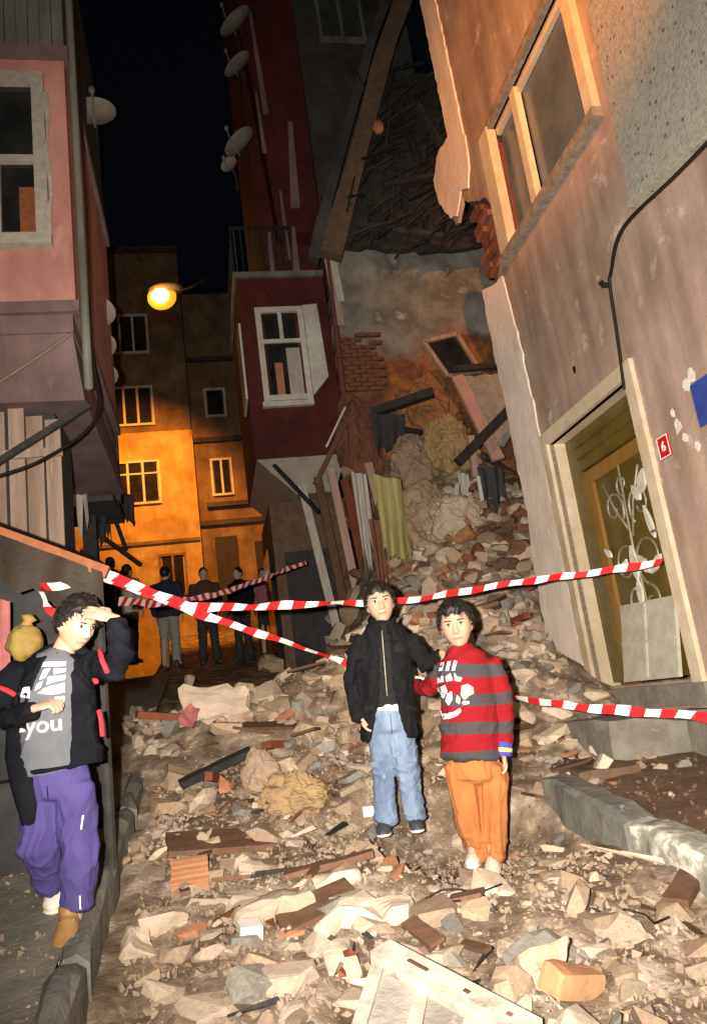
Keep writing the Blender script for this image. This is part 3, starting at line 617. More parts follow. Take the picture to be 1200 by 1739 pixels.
MB().sbox(20.25, 20.4, .9, 2.7, 7.75, 7.9).build('sill_band', 'darkg', EN)
win(EN, 20.4, 1.85, 2.42, 8.2, 9.35, 2, [], 'trimw', 'dglass')
win(EN, 20.4, 1.85, 2.42, 10.95, 11.85, 1, [], 'trimw', 'dglass')
d_ = MB().sbox(20.33, 20.39, 1.85, 2.55, 4.0, 6.75).build('door', 'clothdk', EN)
MB().sbox(20.34, 20.40, .95, 1.3, 4.6, 6.5).build('door', 'clothdk', EN)
OR = (1.0, .34, .035)
LM = thing('street_lamp', W(13.87, 2.0, 11.0), 'glowing orange sodium lamp on an arm above the street', 'street lamp')
lp = at(275, 505, 18)
MB().loft([at(355, 470, 18), at(325, 488, 18), at(290, 498, 18)], [.03, .028, .025], 8).build('arm', 'charw', LM, True)
hd = MB().ell(lp+V((.12, 0, .2)), (.46, .3, .13), None, 20, 10).build('lamp_housing', 'tin', LM, True)
MB().ell(lp, (.37, .2, .34), None, 24, 16).build('halo_bowl', emis('bulb_halo_glow', (1.0, .30, .015), 1.3), LM, True)  # glowing shell added to give the bulb an orange surround
MB().ell(lp+V((0, -.14, -.04)), (.23, .16, .20), None, 20, 14).build('bulb', emis('sodium_bulb', (1.0, .62, .16), 9), LM, True)
def spot(name, loc, target, energy, angle, blend, parent, r=.1):
    l = bpy.data.lights.new(name, 'SPOT'); l.energy = energy; l.color = OR; l.spot_size = angle; l.spot_blend = blend; l.shadow_soft_size = r
    o = bpy.data.objects.new(name, l); COL.objects.link(o); o.parent = parent; o.matrix_parent_inverse = Matrix.Translation(-parent.location)
    o.location = loc; o.rotation_euler = (V(target)-V(loc)).to_track_quat('-Z', 'Y').to_euler(); return o
sh_ = lp+DS*.72+V((0, 0, -.12)); MB().loft([sh_+V((0, 0, .06)), sh_+V((0, 0, .012)), sh_], [.2, .36, .37], 24, cap=.02).build('beam_cutoff_plate', 'charw', LM)  # hidden plate added to cut the beam off level on the end wall
spot('lamp_beam', sh_+V((0, 0, -.07)), W(20, 6.3, 5.0), 4200, R_(106), .7, LM, .015)
pd = bpy.data.lights.new('lamp_glow', 'POINT'); pd.energy = 75; pd.color = OR; pd.shadow_soft_size = .3
po = bpy.data.objects.new('lamp_glow', pd); COL.objects.link(po); po.parent = LM; po.matrix_parent_inverse = Matrix.Translation(-LM.location); po.location = lp+V((-.1, -.5, -.2))
# second lamp of the same kind, on a post behind the photographer
L2 = thing('street_lamp', (-.95, -.9, 0), 'sodium street lamp on a post behind the photographer', 'street lamp')
MB().loft([(-.95, -.9, -.2), (-.95, -.9, 3), (-.95, -.9, 5.6)], [.06, .05, .045], 10).build('post', 'tin', L2, True)
MB().loft([(-.95, -.9, 5.6), (-.8, -.8, 5.85), (-.4, -.5, 5.9)], [.04, .035, .03], 8).build('arm', 'tin', L2, True)
MB().ell((-.3, -.42, 5.9), (.26, .16, .09), None, 18, 10).build('lamp_housing', 'tin', L2, True)
MB().ell((-.3, -.42, 5.84), (.17, .11, .07), None, 18, 10).build('globe', emis('sodium_bowl', (1.0, .5, .12), 4), L2, True)
spot('lamp_beam', (-.25, -.3, 5.72), W(-.1, 0, 6.3), 2900, R_(44), 1.0, L2, .05)

# ------------------------------------------------------------------ red house with the exposed party wall
RD = thing('red_house', W(6.8, .9, street_z(6.8)), 'dark red house with a bay window and exposed party wall', 'house')
MB().sbox(6.8, 9.4, .66, 2.08, 4.78, 7.86).build('bay', 'redwall', RD)
MB().hexa([W(6.86, .9, 4.2), W(9.4, .9, 4.2), W(9.4, 1.5, 4.2), W(6.86, 1.5, 4.2), W(6.8, .68, 4.775), W(9.4, .68, 4.775), W(9.4, 2.06, 4.775), W(6.8, 2.06, 4.775)]).build('bay_underside', 'dish', RD)
MB().sbox(6.74, 9.45, .66, 2.13, 7.865, 7.95).build('balcony_slab', 'tin', RD)
wo = win(RD, 6.8, 1.17, 1.76, 5.78, 7.22, 1, [6.72], 'trimw', 'dglass', .09)
MB().sbox(6.76, 6.795, 1.43, 1.49, 6.74, 7.22).build('glazing_bar', 'trimw', wo)
MB().sbox(6.782, 6.786, 1.2, 1.42, 5.8, 6.6).build('curtain', 'clothw', wo)
MB().sbox(6.781, 6.786, 1.5, 1.62, 5.8, 6.35).build('curtain', 'orangebr', wo)
MB().sbox(6.72, 6.8, 1.08, 1.88, 5.6, 5.68).build('sill', 'trimw', wo)
MB().hexa([W(6.75, 1.07, 5.76), W(6.79, 1.07, 5.76), W(6.76, .80, 6.05), W(6.72, .80, 6.05), W(6.75, 1.07, 7.33), W(6.79, 1.07, 7.33), W(6.76, .84, 7.33), W(6.72, .84, 7.33)]).build('shutter', 'trimw', RD)
MB().hexa([W(6.86, 2.085, 5.8), W(7.6, 2.085, 5.8), W(7.6, 2.12, 5.8), W(6.86, 2.12, 5.8), W(6.86, 2.085, 7.1), W(7.6, 2.085, 7.1), W(7.6, 2.12, 7.1), W(6.86, 2.12, 7.1)]).build('side_window', 'trimw', RD)
for i in range(9):
    a = 1.2+i*.105; MB().sbox(6.77, 6.79, a, a+.022, 7.95, 8.75).build('railing_bar', 'charw', RD)
MB().sbox(6.76, 6.80, 1.1, 2.12, 8.75, 8.80).build('handrail', 'charw', RD)
for i in range(10):
    a = 6.8+i*.26; MB().sbox(a, a+.022, 2.09, 2.11, 7.95, 8.75).build('railing_bar', 'charw', RD)
MB().sbox(7.5, 10, .6, 1.55, 7.95, 16).build('upper_wall', 'redwall', RD)
MB().hexa([W(7.1, .5, 8.9), W(8.6, .5, 8.9), W(8.6, 1.25, 8.9), W(7.1, 1.25, 8.9), W(7.0, .45, 15), W(8.6, .45, 15), W(8.6, 1.6, 15), W(7.0, 1.6, 15)]).build('upper_bay', 'redwall', RD)
for (t, z0, z1, wd, ln) in [(1.2, 11.2, 13.4, .1, .1), (1.32, 10.4, 11.6, .07, .05), (.86, 9.3, 11.0, .16, -.05), (1.12, 8.3, 9.6, .08, .03), (1.0, 8.0, 8.9, .12, 0), (1.42, 7.98, 8.8, .1, 0)]:
    MB().hexa([W(6.97, t, z0), W(7.0, t, z0), W(7.0, t+wd, z0), W(6.97, t+wd, z0), W(6.93, t+ln, z1), W(6.96, t+ln, z1), W(6.96, t+ln+wd*.5, z1), W(6.93, t+ln+wd*.5, z1)]).build('window_trim', 'mauve', RD)
MB().sbox(6.95, 9.5, -1.6, .52, 9.0, 15.5).build('grey_upper_wall', 'darkg', RD)
win(RD, 6.95, -.7, .05, 12.8, 14.2, 2, [], 'tin', 'darkg', .06)
# party wall laid open by the collapse
pw = curve_plate([rough_loop([(.62, 2.0), (.62, 6.9), (.45, 9.1), (-.7, 8.95), (-2.0, 8.6), (-3.6, 8.9), (-3.6, 2.0)], .12, .03, 9)], .3, lambda u, v, d: W(6.8+d, u, v)); pw.build('party_wall', 'party', RD)
pbm = MB().box((0, 0, 0), (.2, .09, .06)).mesh('brick', 'rustw'); ptz = Matrix.Rotation(math.atan2(DT.y, DT.x), 4, 'Z')
for r_ in range(14):
    for c in range(3):
        if rnd.random() < .12: continue
        o = put('brick', pbm, RD); o.matrix_parent_inverse = Matrix.Translation(-RD.location)
        o.matrix_basis = Matrix.Translation(W(6.775+rnd.uniform(-.02, .01), .5-c*.22-(r_ % 2)*.11, 5.82+r_*.072)) @ ptz @ Matrix.Rotation(rnd.uniform(-.06, .06), 4, 'Z')
MB().loft([W(6.7, .56, 9.3), W(6.7, .58, 7.0), W(6.68, .62, 5.0), W(6.6, .70, 2.4)], [.05]*4, 10).build('downpipe', 'maroon', RD, True)
MB().hexa([W(6.66, .58, 6.9), W(6.7, .58, 6.9), W(6.7, .44, 6.9), W(6.66, .44, 6.9), W(6.66, .66, 8.9), W(6.7, .66, 8.9), W(6.7, .5, 9.0), W(6.66, .5, 9.0)]).build('edge_board', 'pinkst', RD)
MB().hexa([W(6.6, .52, 7.3), W(6.64, .52, 7.3), W(6.64, .4, 7.3), W(6.6, .4, 7.3), W(6.6, .56, 8.2), W(6.64, .56, 8.2), W(6.64, .45, 8.2), W(6.6, .45, 8.2)]).build('edge_board', 'trimw', RD)
MB().sbox(7.3, 9.4, .7, 1.9, .8, 4.2).build('ground_floor', 'soil', RD)
MB().sbox(7.26, 7.29, 1.0, 1.75, 1.2, 3.4).build('door', 'clothdk', RD)
MB().sbox(7.8, 9.0, 1.91, 1.95, 1.4, 3.6).build('shop_window', 'dglass', RD)
for k, (t0, t1, m) in enumerate([(1.45, 1.3, 'clothw'), (1.2, 1.16, 'wood'), (1.0, .95, 'pinkst'), (.82, .8, 'redwood'), (.62, .55, 'maroon'), (.45, .32, 'pinkst')]):
    MB().beam(W(6.6-.05*k, t0, 4.25+.1*(k % 3)), W(6.3-.05*k, t1-.12, 1.6), .12, .05, DS).build('shopfront_post', m, RD)
MB().beam(W(6.5, .62, 5.25), W(6.55, 1.25, 4.25), .09, .07).build('brace', 'wood', RD)
MB().beam(W(6.45, .66, 5.4), W(6.5, 1.02, 4.8), .04, .03).build('brace', 'trimw', RD)

def hull(n, r, seed, flat=1):
    q = random.Random(seed); bm = bmesh.new()
    for i in range(n):
        v = V((q.gauss(0, 1), q.gauss(0, 1), q.gauss(0, 1))).normalized()
        v = V([max(-.62, min(.62, c)) for c in v])
        bm.verts.new((v.x*r[0]*q.uniform(.85, 1.1), v.y*r[1]*q.uniform(.85, 1.1), v.z*r[2]*q.uniform(.85, 1.1)))
    bmesh.ops.convex_hull(bm, input=bm.verts)
    bmesh.ops.delete(bm, geom=[v for v in bm.verts if not v.link_faces], context='VERTS')
    bmesh.ops.dissolve_limit(bm, angle_limit=.15, verts=bm.verts, edges=bm.edges)
    bmesh.ops.recalc_face_normals(bm, faces=bm.faces)
    me = bpy.data.meshes.new('chunk'); bm.to_mesh(me); bm.free(); return me
# ------------------------------------------------------------------ wreck of the collapsed house
CR = thing('collapsed_roof', W(5.4, -.4, 7.3), 'dark collapsed roof with dangling laths above the gap', 'roof')
curve_plate([rough_loop([(.55, 7.9), (.1, 8.9), (-.6, 11.2), (-2.6, 11.6), (-3.2, 8.3), (-1.3, 7.75)], .15, .06, 31)], .12, lambda u, v, d: W(5.95+d+(v-7.5)*.05, u, v)).build('sagging_deck', 'charw', CR)
lat = MB().box((0, 0, 0), (1, .045, .025)).mesh('lath', 'charw')
for i in range(190):
    f = rnd.random(); g = rnd.random()
    u = .55-2.4*g-(f*.9); v = 7.65+f*3.4
    if u < -1.9+.1*f: continue
    L = rnd.uniform(.25, .9); ang = R_(rnd.gauss(38, 16)) if rnd.random() < .8 else R_(rnd.uniform(60, 120))
    o = put('lath', lat, CR); o.matrix_parent_inverse = Matrix.Translation(-CR.location)
    o.matrix_basis = Matrix.Translation(W(5.72+rnd.uniform(-.45, .2)+(v-7.5)*.05, u, v)) @ ptz @ Matrix.Rotation(math.pi, 4, 'Z') @ Matrix.Rotation(-ang, 4, 'Y') @ Matrix.Rotation(rnd.uniform(-.5, .5), 4, 'Z') @ Matrix.Diagonal((L, rnd.uniform(.6, 1.6), rnd.uniform(.6, 1.5), 1))
def bent(pts, wd, th, m, name):
    P = [W(*q) for q in pts]; mb = MB(); vs = []; rj = random.Random(4)
    for i, p in enumerate(P):
        t = (P[min(i+1, len(P)-1)]-P[max(i-1, 0)]).normalized(); x = t.cross(DS).normalized(); j_ = rj.uniform(.85, 1.15)
        vs += [p+x*wd/2*j_, p-x*wd/2*j_, p-x*wd/2*j_+DS*th, p+x*wd/2*j_+DS*th]
    n_ = len(P); mb.add(vs, [(i*4+j, i*4+(j+1) % 4, i*4+4+(j+1) % 4, i*4+4+j) for i in range(n_-1) for j in range(4)]+[(0, 1, 2, 3), tuple(range(4*n_-4, 4*n_))]); return mb.build(name, m, CR)
bent([(5.2, -.95, 11.9), (5.25, -.62, 11.2), (5.3, -.38, 10.6), (5.38, -.14, 9.9), (5.45, .08, 9.3), (5.55, .34, 8.6), (5.62, .55, 8.05), (5.7, .7, 7.6)], .3, .2, 'soil', 'leaning_post')
bent([(5.3, -.66, 11.9), (5.35, -.34, 11.2), (5.4, -.12, 10.6), (5.5, .14, 9.9), (5.55, .36, 9.3), (5.65, .62, 8.6), (5.72, .82, 8.05), (5.8, .96, 7.6)], .16, .2, 'darkg', 'leaning_post')
for k, (a, b) in enumerate([((5.3, -.9, 9.9), (5.4, -1.7, 7.9)), ((5.5, -.2, 8.6), (5.5, -1.5, 8.9)), ((5.6, .3, 8.0), (5.5, -1.0, 7.7))]): MB().beam(W(*a), W(*b), .1, .08).build('rafter', 'charw', CR)
MB().ell(W(5.35, -.22, 9.55), (.09, .07, .12), None, 14, 10, 0, sackfn).build('insulation_wad', 'orangebr', CR, True)
HF = thing('hanging_window_frame', W(5.6, -1.0, 5.3), 'tilted empty window frame caught on the wreck', 'window frame')
q = [W(5.6, -.46, 6.02), W(5.6, -.99, 6.12), W(5.6, -1.26, 5.5), W(5.6, -.74, 5.45)]
for i in range(4): MB().beam(q[i], q[(i+1) % 4], .06, .07, DS).build('frame_bar', 'plank', HF)
MB().prism([p+DS*.02 for p in q], DS*.01).build('pane', 'dglass', HF)
def slab(name, outline, s0, th, m, label, cat, lean=0, seed=0, amp=.03, step=.1):
    z0 = min(v for u, v in outline)
    return curve_plate([rough_loop(outline, step, amp, seed)], th, lambda u, v, d: W(s0+d+lean*(v-z0), u, v)).build(name, m, None, label=label, cat=cat)
slab('grey_sheet', [(-.95, 5.42), (-1.7, 5.45), (-1.6, 4.5), (-1.35, 4.3), (-1.15, 4.35)], 5.5, .03, 'greyst', 'flat grey sheet wedged against the torn plaster edge', 'sheet', .05, 3)
MB().beam(W(4.9, -1.75, 5.0), W(4.7, -.35, 3.85), .1, .12).build('fallen_beam', 'charw', None, label='charred beam slanting across the gap by the plaster edge', cat='beam')
MB().beam(W(5.4, -.75, 5.47), W(5.4, -1.75, 5.5), .1, .08).build('fallen_beam', 'charw', None, label='short dark beam under the tilted window frame', cat='beam')
MB().beam(W(5.0, -.7, 4.3), W(4.9, -.55, 1.9), .09, .07, DS).build('fallen_beam', 'pinkst', None, label='pale upright board standing in the rubble heap', cat='board')
MB().beam(W(5.5, -.85, 5.4), W(5.2, -1.12, 4.0), .18, .06, DS).build('fallen_beam', 'pinkst', None, label='pale slanting board beside the flat grey sheet', cat='board')
MB().beam(W(6.1, .35, 5.15), W(5.8, -.55, 5.3), .16, .12).build('fallen_beam', 'charw', None, label='charred joist end below the orange plaster patch', cat='beam')
MB().beam(W(6.2, .3, 5.0), W(5.9, -.3, 4.7), .1, .1).build('fallen_beam', 'charw', None, label='lower charred joist end in the wreck', cat='beam')
drape('curtain', at(632, 806, 8.9), at(680, 815, 8.9), .95, 'clothg', 'torn yellow-green curtain hanging in the wreck', 'curtain', folds=1.6, amp=.07, seed=41, ragged=.1)
def lump(name, c, r, m, label, cat, seed, amp=.28, nu=64, nv=44, rz=0, parent=None, freq=1.9, **kw):
    sd_ = V((seed*3.7, seed*1.3, seed))
    def fn(q, p):
        a = noise.noise(q*freq+sd_); b = 1-abs(noise.noise(q*freq*2.4+sd_)); c_ = noise.noise(q*freq*6+sd_)
        d_ = noise.noise(q*freq*13+sd_); e_ = noise.cell(q*freq*3.1+sd_)
        return p*(1+amp*a+amp*.6*(b-.7)+amp*.16*c_+amp*.07*d_+amp*.12*e_)
    mb = MB().ell(c, r, Matrix.Rotation(rz, 3, 'Z'), nu, nv, 0, fn)
    return mb.build(name, m, parent, False, **({} if parent else dict(label=label, cat=cat, **kw)))
def onS(px, py, s_):
    d = Fw + Rt*((px-600)/FPX) + Up*((869.5-py)/FPX); p = CAM + d*((B0+DS*s_-CAM).dot(DS)/d.dot(DS)); return (p-B0).dot(DT), p.z
def stump(pts, s0, th, m, label, seed, lean=0):
    return slab('wall_stump', [onS(x, y, s0) for x, y in pts], s0, th, m, label, 'broken wall', lean, seed, .045, .07)
def hit(px, py):        # first meeting of that sight line with the heap or the party wall
    d = Fw + Rt*((px-600)/FPX) + Up*((869.5-py)/FPX); p = CAM + d*4.0
    for i in range(400):
        p = p + d*.03; s_, t_ = st(p.x, p.y)
        if s_ > 6.68 or (s_ > 0 and p.z < ground_z(s_, t_)): break
    return p
def inside(x, y, pts):
    c = False; n_ = len(pts)
    for a in range(n_):
        x0, y0 = pts[a]; x1, y1 = pts[a-1]
        if (y0 > y) != (y1 > y) and x < (x1-x0)*(y-y0)/(y1-y0)+x0: c = not c
    return c
pile = [hull(26, (1, .75, .62), 500+i) for i in range(9)]; pr = random.Random(77)
pmesh = {}
def masonry(pts, Y0, Y1, n_, sz, mats_, where):
    x0 = min(p[0] for p in pts); x1 = max(p[0] for p in pts); y0 = min(p[1] for p in pts); y1 = max(p[1] for p in pts); k = 0
    while k < n_:
        x = pr.uniform(x0, x1); y = pr.uniform(y0, y1)
        if not inside(x, y, pts): continue
        m = pr.choice(mats_); v = pr.randrange(9)
        if (m, v) not in pmesh: me = pile[v].copy(); me.materials.append(MT[m]); pmesh[(m, v)] = me
        r = pr.uniform(*sz); o = put('masonry_piece', pmesh[(m, v)], None, ('large ' if r > sum(sz)/2 else 'small ')+{'adobe': 'orange-brown', 'orangebr': 'orange', 'tan': 'tan', 'rustw': 'dark brown', 'plaster': 'pale', 'greyst': 'grey', 'soil': 'earthy', 'foam': 'ochre', 'concrete': 'cement'}[m]+' masonry piece '+where, 'rubble', 'masonry pieces of the wreck', origin=False)
        o.location = hit(x, y)+V((0, -pr.uniform(0, .12), pr.uniform(0, .06))); o.rotation_euler = (pr.gauss(0, .4), pr.gauss(0, .4), pr.uniform(0, 6.3)); o.scale = (r, r, r*pr.uniform(.7, 1.1)); k += 1
for k, (p_, r_, m_, lb_) in enumerate([((722, 705, 10.6), (.42, .3, .55), 'adobe', 'tall orange-brown stump of infill wall'), ((762, 775, 10.2), (.34, .3, .5), 'foam', 'ochre lump of infill below the tilted frame'), ((700, 800, 10.2), (.3, .3, .45), 'tan', 'brown rounded lump right of the curtain'),
        ((610, 760, 11.0), (.3, .25, .75), 'rustw', 'dark brown wall remnant left of the curtain'), ((715, 900, 9.5), (.42, .35, .5), 'tan', 'big pale tan boulder of fallen infill'), ((770, 890, 9.3), (.3, .3, .38), 'plaster', 'big pale crumbling boulder by the white shards')]):
    hp = hit(p_[0], p_[1]); kz = hp.y/p_[2]; lump('infill_lump', hp, tuple(q_*kz for q_ in r_), m_, lb_, 'rubble', k+61, .34, freq=1.7)
masonry([(690, 650), (740, 640), (770, 665), (795, 705), (805, 770), (800, 860), (690, 860), (685, 780), (710, 720)], 10.5, 9.6, 26, (.06, .14), ['adobe', 'adobe', 'orangebr', 'tan', 'foam'], 'in the orange stump of wall')
masonry([(580, 720), (690, 760), (690, 860), (660, 980), (590, 990)], 11.0, 9.7, 26, (.06, .18), ['rustw', 'rustw', 'soil', 'soil', 'tan'], 'behind the curtain')
masonry([(675, 850), (790, 840), (800, 940), (790, 1000), (670, 1000)], 9.2, 8.2, 46, (.06, .19), ['tan', 'tan', 'plaster', 'adobe'], 'at the top of the heap')
masonry([(795, 870), (830, 815), (880, 830), (893, 900), (890, 1010), (790, 1020)], 8.5, 7.4, 70, (.06, .17), ['rustw', 'soil', 'rustw', 'soil', 'tan'], 'under the slanting beam')
masonry([(860, 960), (905, 940), (935, 1060), (945, 1120), (850, 1110)], 7.4, 6.6, 40, (.05, .14), ['greyst', 'plaster', 'tan', 'concrete'], 'at the foot of the plaster edge')
masonry([(560, 1030), (620, 1000), (720, 990), (860, 1010), (870, 1090), (560, 1110)], 7.8, 6.9, 60, (.07, .2), ['tan', 'plaster', 'tan', 'adobe', 'greyst'], 'on the slope behind the boys')
big = [hull(30, (1, .8, .8), 400+i) for i in range(6)]
BG = [(660, 975, 8.3, .2, 'tan', 'tan block above the tall boy'), (735, 1005, 7.6, .18, 'plaster', 'pale block between the two boys heads'), (600, 1050, 7.3, .24, 'tan', 'tan block left of the tall boys head'), (575, 1085, 7.0, .2, 'plaster', 'pale block left of the tall boys shoulder'),
      (850, 1040, 6.9, .2, 'greyst', 'grey block behind the striped boys head'), (905, 1080, 6.5, .16, 'tan', 'tan block at the foot of the plaster edge'), (640, 1000, 8.2, .16, 'greyst', 'grey block just above the tall boy'), (820, 1075, 6.6, .17, 'plaster', 'pale block right of the striped boys head')]
for k, (px, py, Y, r, m, lb) in enumerate(BG):
    me = big[k % 6].copy(); me.materials.append(MT[m]); o = put('masonry_block', me, None, lb, 'rubble', origin=False); o.location = hit(px, py)+DZ*r*.3; o.rotation_euler = (k*1.1, k*.7, k*2.3); o.scale = (r, r, r*1.1)
for k, (px, py, Y, L, wd, a, m) in enumerate([(775, 840, 8.9, .3, .05, 1.2, 'trimw'), (760, 870, 8.8, .25, .08, .9, 'paper'), (790, 880, 8.7, .22, .06, 1.8, 'orangebr'), (800, 925, 8.6, .3, .04, .5, 'trimw'), (815, 830, 8.7, .32, .04, 1.5, 'trimw')]):
    c = at(px, py, Y); v = V((math.cos(a)*.7, .3, math.sin(a))); MB().beam(c-v*L/2, c+v*L/2, wd, .02).build('splinter', m, None, label=['white upright splinter in the heap', 'broad paper-white shard in the heap', 'orange shard in the heap', 'low white stick in the heap', 'thin white splinter near the plaster edge'][k], cat='splinter')

for k, (px, py, Y, wd, dr, m, lb) in enumerate([(608, 800, 10.2, .2, 1.2, 'clothw', 'pale torn strip hanging left of the curtain'), (700, 855, 9.4, .25, .5, 'pinkst', 'pinkish rag over the tan boulder'), (655, 700, 10.6, .5, .5, 'clothdk', 'dark blanket hanging from the charred joists'), (640, 880, 9.6, .22, 1.0, 'rustw', 'brown sacking hanging behind the curtain'), (785, 800, 9.6, .14, .6, 'clothw', 'narrow pale rag below the grey sheet'), (830, 790, 9.0, .3, .45, 'clothdk', 'dark rag caught on the slanting beam')]):
    p = at(px, py, Y); drape('hanging_cloth', p-V((wd/2, 0, 0)), p+V((wd/2, .06, -.04)), dr, m, lb, 'cloth', folds=2, amp=.05, seed=k+70, ragged=.35)
# ------------------------------------------------------------------ rubble: pieces one can pick out, then the crumbs
kinds = {
 'plaster_chunk': ('plaster', [hull(24, (1, .8, .4), i) for i in range(10)], 'pale angular plaster chunk', 'plaster chunk', 'plaster chunks strewn over the street'),
 'rubble_stone': ('tan', [hull(26, (1, .85, .55), 50+i) for i in range(8)], 'tan rubble stone', 'stone', 'tan stones strewn over the street'),
 'grey_stone': ('greyst', [hull(26, (1, .85, .5), 80+i) for i in range(6)], 'grey rubble stone', 'stone', 'grey stones strewn over the street'),
 'brick_fragment': ('orangebr', [hull(14, (1, .55, .4), 120+i) for i in range(5)], 'broken orange brick fragment', 'brick', 'brick fragments strewn over the street'),
}
for kd, (m, ms, *_r) in kinds.items():
    for me in ms: me.materials.append(MT[m])
plankm = [MB().box((0, 0, 0), (1, .11, .035)).mesh('plank', 'wood'), MB().box((0, 0, 0), (1, .07, .05)).mesh('plank', 'redwood'), MB().box((0, 0, 0), (1, .14, .02)).mesh('plank', 'wood')]
def surf(s, t):
    if t > 3.6: return lp_z(s, t)
    if t < 1.0 and s < 1: return max(ground_z(s, t), rp_z(s, t))
    return ground_z(s, t)
FEET = [W(*st(*at(803, 1474, 4.42).xy), 0), W(*st(*at(652, 1415, 4.55).xy), 0), W(*st(*at(706, 1408, 4.55).xy), 0), W(*st(*at(838, 1490, 4.3).xy), 0)]
def clear(p, r): return all((V((p.x, p.y, 0))-V((f.x, f.y, 0))).length > r for f in FEET)
def drop(name, me, s, t, size, label, cat, group, sink=.2, flat=True, rs=rnd, zz=None):
    o = put(name, me, None, label, cat, group, origin=False)
    z = surf(s, t) if zz is None else zz
    o.location = W(s, t, z + size*(.35-sink))
    tilt = .35 if flat else .9
    o.rotation_euler = (rs.gauss(0, tilt), rs.gauss(0, tilt), rs.uniform(0, 6.28))
    k = rs.uniform(.8, 1.2); o.scale = (size, size*k, size*rs.uniform(.7, 1.1)); return o
names = list(kinds)
def zone(s, t):
    side = 'by the left kerb' if t > 2.85 else ('by the right kerb' if t < 1.75 else 'in mid street')
    if s < -1.6: return 'in the nearest foreground '+side
    if s < -.5: return 'in front of the boys '+side
    if s < .7: return 'beside the boys '+side
    if s < 2.4: return 'on the ridge behind the boys' if t > 1.2 else 'at the foot of the torn wall edge'
    return 'on the heap below the wreck' if t < .8 else 'before the red house'
def szw(z): return 'small ' if z < .055 else ('' if z < .12 else 'large ')
cnt = 0; rr = random.Random(5)
def pick(): return rr.choices(names, [6, 4.4, 1.2, .7])[0]
while cnt < 760:
    u = rr.random()
    if u < .42: s = rr.uniform(-2.6, .9); t = rr.uniform(1.35, 3.35); sz = rr.choice([.03, .04, .05, .065, .085, .11, .14])*rr.uniform(.8, 1.2)
    elif u < .72: s = rr.gauss(1.7, .7); t = rr.uniform(.2, 3.5); sz = rr.uniform(.06, .2)
    elif u < .92: s = rr.uniform(2.0, 5.0); t = rr.gauss(.1, .9); sz = rr.uniform(.1, .28)
    else: s = rr.uniform(-.4, 1.9); t = rr.uniform(.3, 1.3); sz = rr.uniform(.04, .11)
    if s > 1.2 and s < 6 and t < -1.2: continue
    if not clear(W(s, t, 0), .16+sz): continue
    k = pick(); m, ms, lb, ct, gp = kinds[k]
    drop(k, rr.choice(ms), s, t, sz, szw(sz)+lb+' '+zone(s, t), ct, gp, .3, True, rr); cnt += 1
for i in range(44):
    s = rr.choice([rr.uniform(-1.6, .6), rr.gauss(1.6, .6), rr.uniform(2, 5)]); t = rr.uniform(.6, 3.3) if s < 2 else rr.gauss(.3, .8)
    if not clear(W(s, t, 0), .55): continue
    L = rr.uniform(.25, .8) if s > .8 else rr.uniform(.12, .32); o = put('broken_plank', plankm[0] if s < .8 else rr.choice(plankm), None, 'short dirty broken plank '+zone(s, t), 'plank', 'broken planks strewn over the street', origin=False)
    o.location = W(s, t, surf(s, t)+.04); o.rotation_euler = (rr.gauss(0, .2), rr.gauss(0, .16), rr.uniform(0, 3.14)); o.scale = (L, rr.uniform(.6, 1.3) if s > .8 else rr.uniform(.25, .7), 1 if s > .8 else .5)
spl = [MB().add([(-.5, -.02, 0), (.5, -.006, 0), (.5, .006, .01), (-.5, .022, .012), (-.42, 0, .03)], [(0, 1, 2, 3), (0, 4, 1), (1, 4, 2), (2, 4, 3), (3, 4, 0)]).mesh('splinter', m_) for m_ in ('wood', 'tan', 'redwood', 'charw', 'plaster')]
for i in range(130):
    s = rr.choice([rr.uniform(-2.4, .6), rr.uniform(-2.4, .6), rr.gauss(1.6, .6), rr.uniform(2, 4.5)]); t = rr.uniform(.9, 3.35) if s < 2 else rr.gauss(.3, .8)
    if not clear(W(s, t, 0), .3): continue
    k_ = rr.randrange(5); o = put('splinter', spl[k_], None, ['brown', 'tan', 'reddish', 'charred', 'pale'][k_]+' splinter '+zone(s, t), 'splinter', 'splinters strewn over the street', origin=False)
    L = rr.uniform(.08, .28); o.location = W(s, t, surf(s, t)+.012); o.rotation_euler = (rr.gauss(0, .3), rr.gauss(0, .2), rr.uniform(0, 6.28)); o.scale = (L, rr.uniform(.6, 1.4)*.8, rr.uniform(.6, 1.2))
for i in range(16):
    s = rr.uniform(-2.0, 2.2); t = rr.uniform(1.4, 3.2); a = rr.uniform(0, 6.28); pts = []
    if not clear(W(s, t, 0), .3): continue
    for j in range(6): pts.append(W(s, t, surf(s, t)+.02+.03*abs(math.sin(j*1.3+i)))); s += .07*math.cos(a); t += .07*math.sin(a); a += rr.gauss(0, .5)
    MB().loft(pts, [.004]*6, 5).build('bent_wire', 'rust' if i % 2 else 'cable', None, True, label=('rusty' if i % 2 else 'black')+' bent wire '+zone(s, t), cat='wire', group='bent wires in the debris')
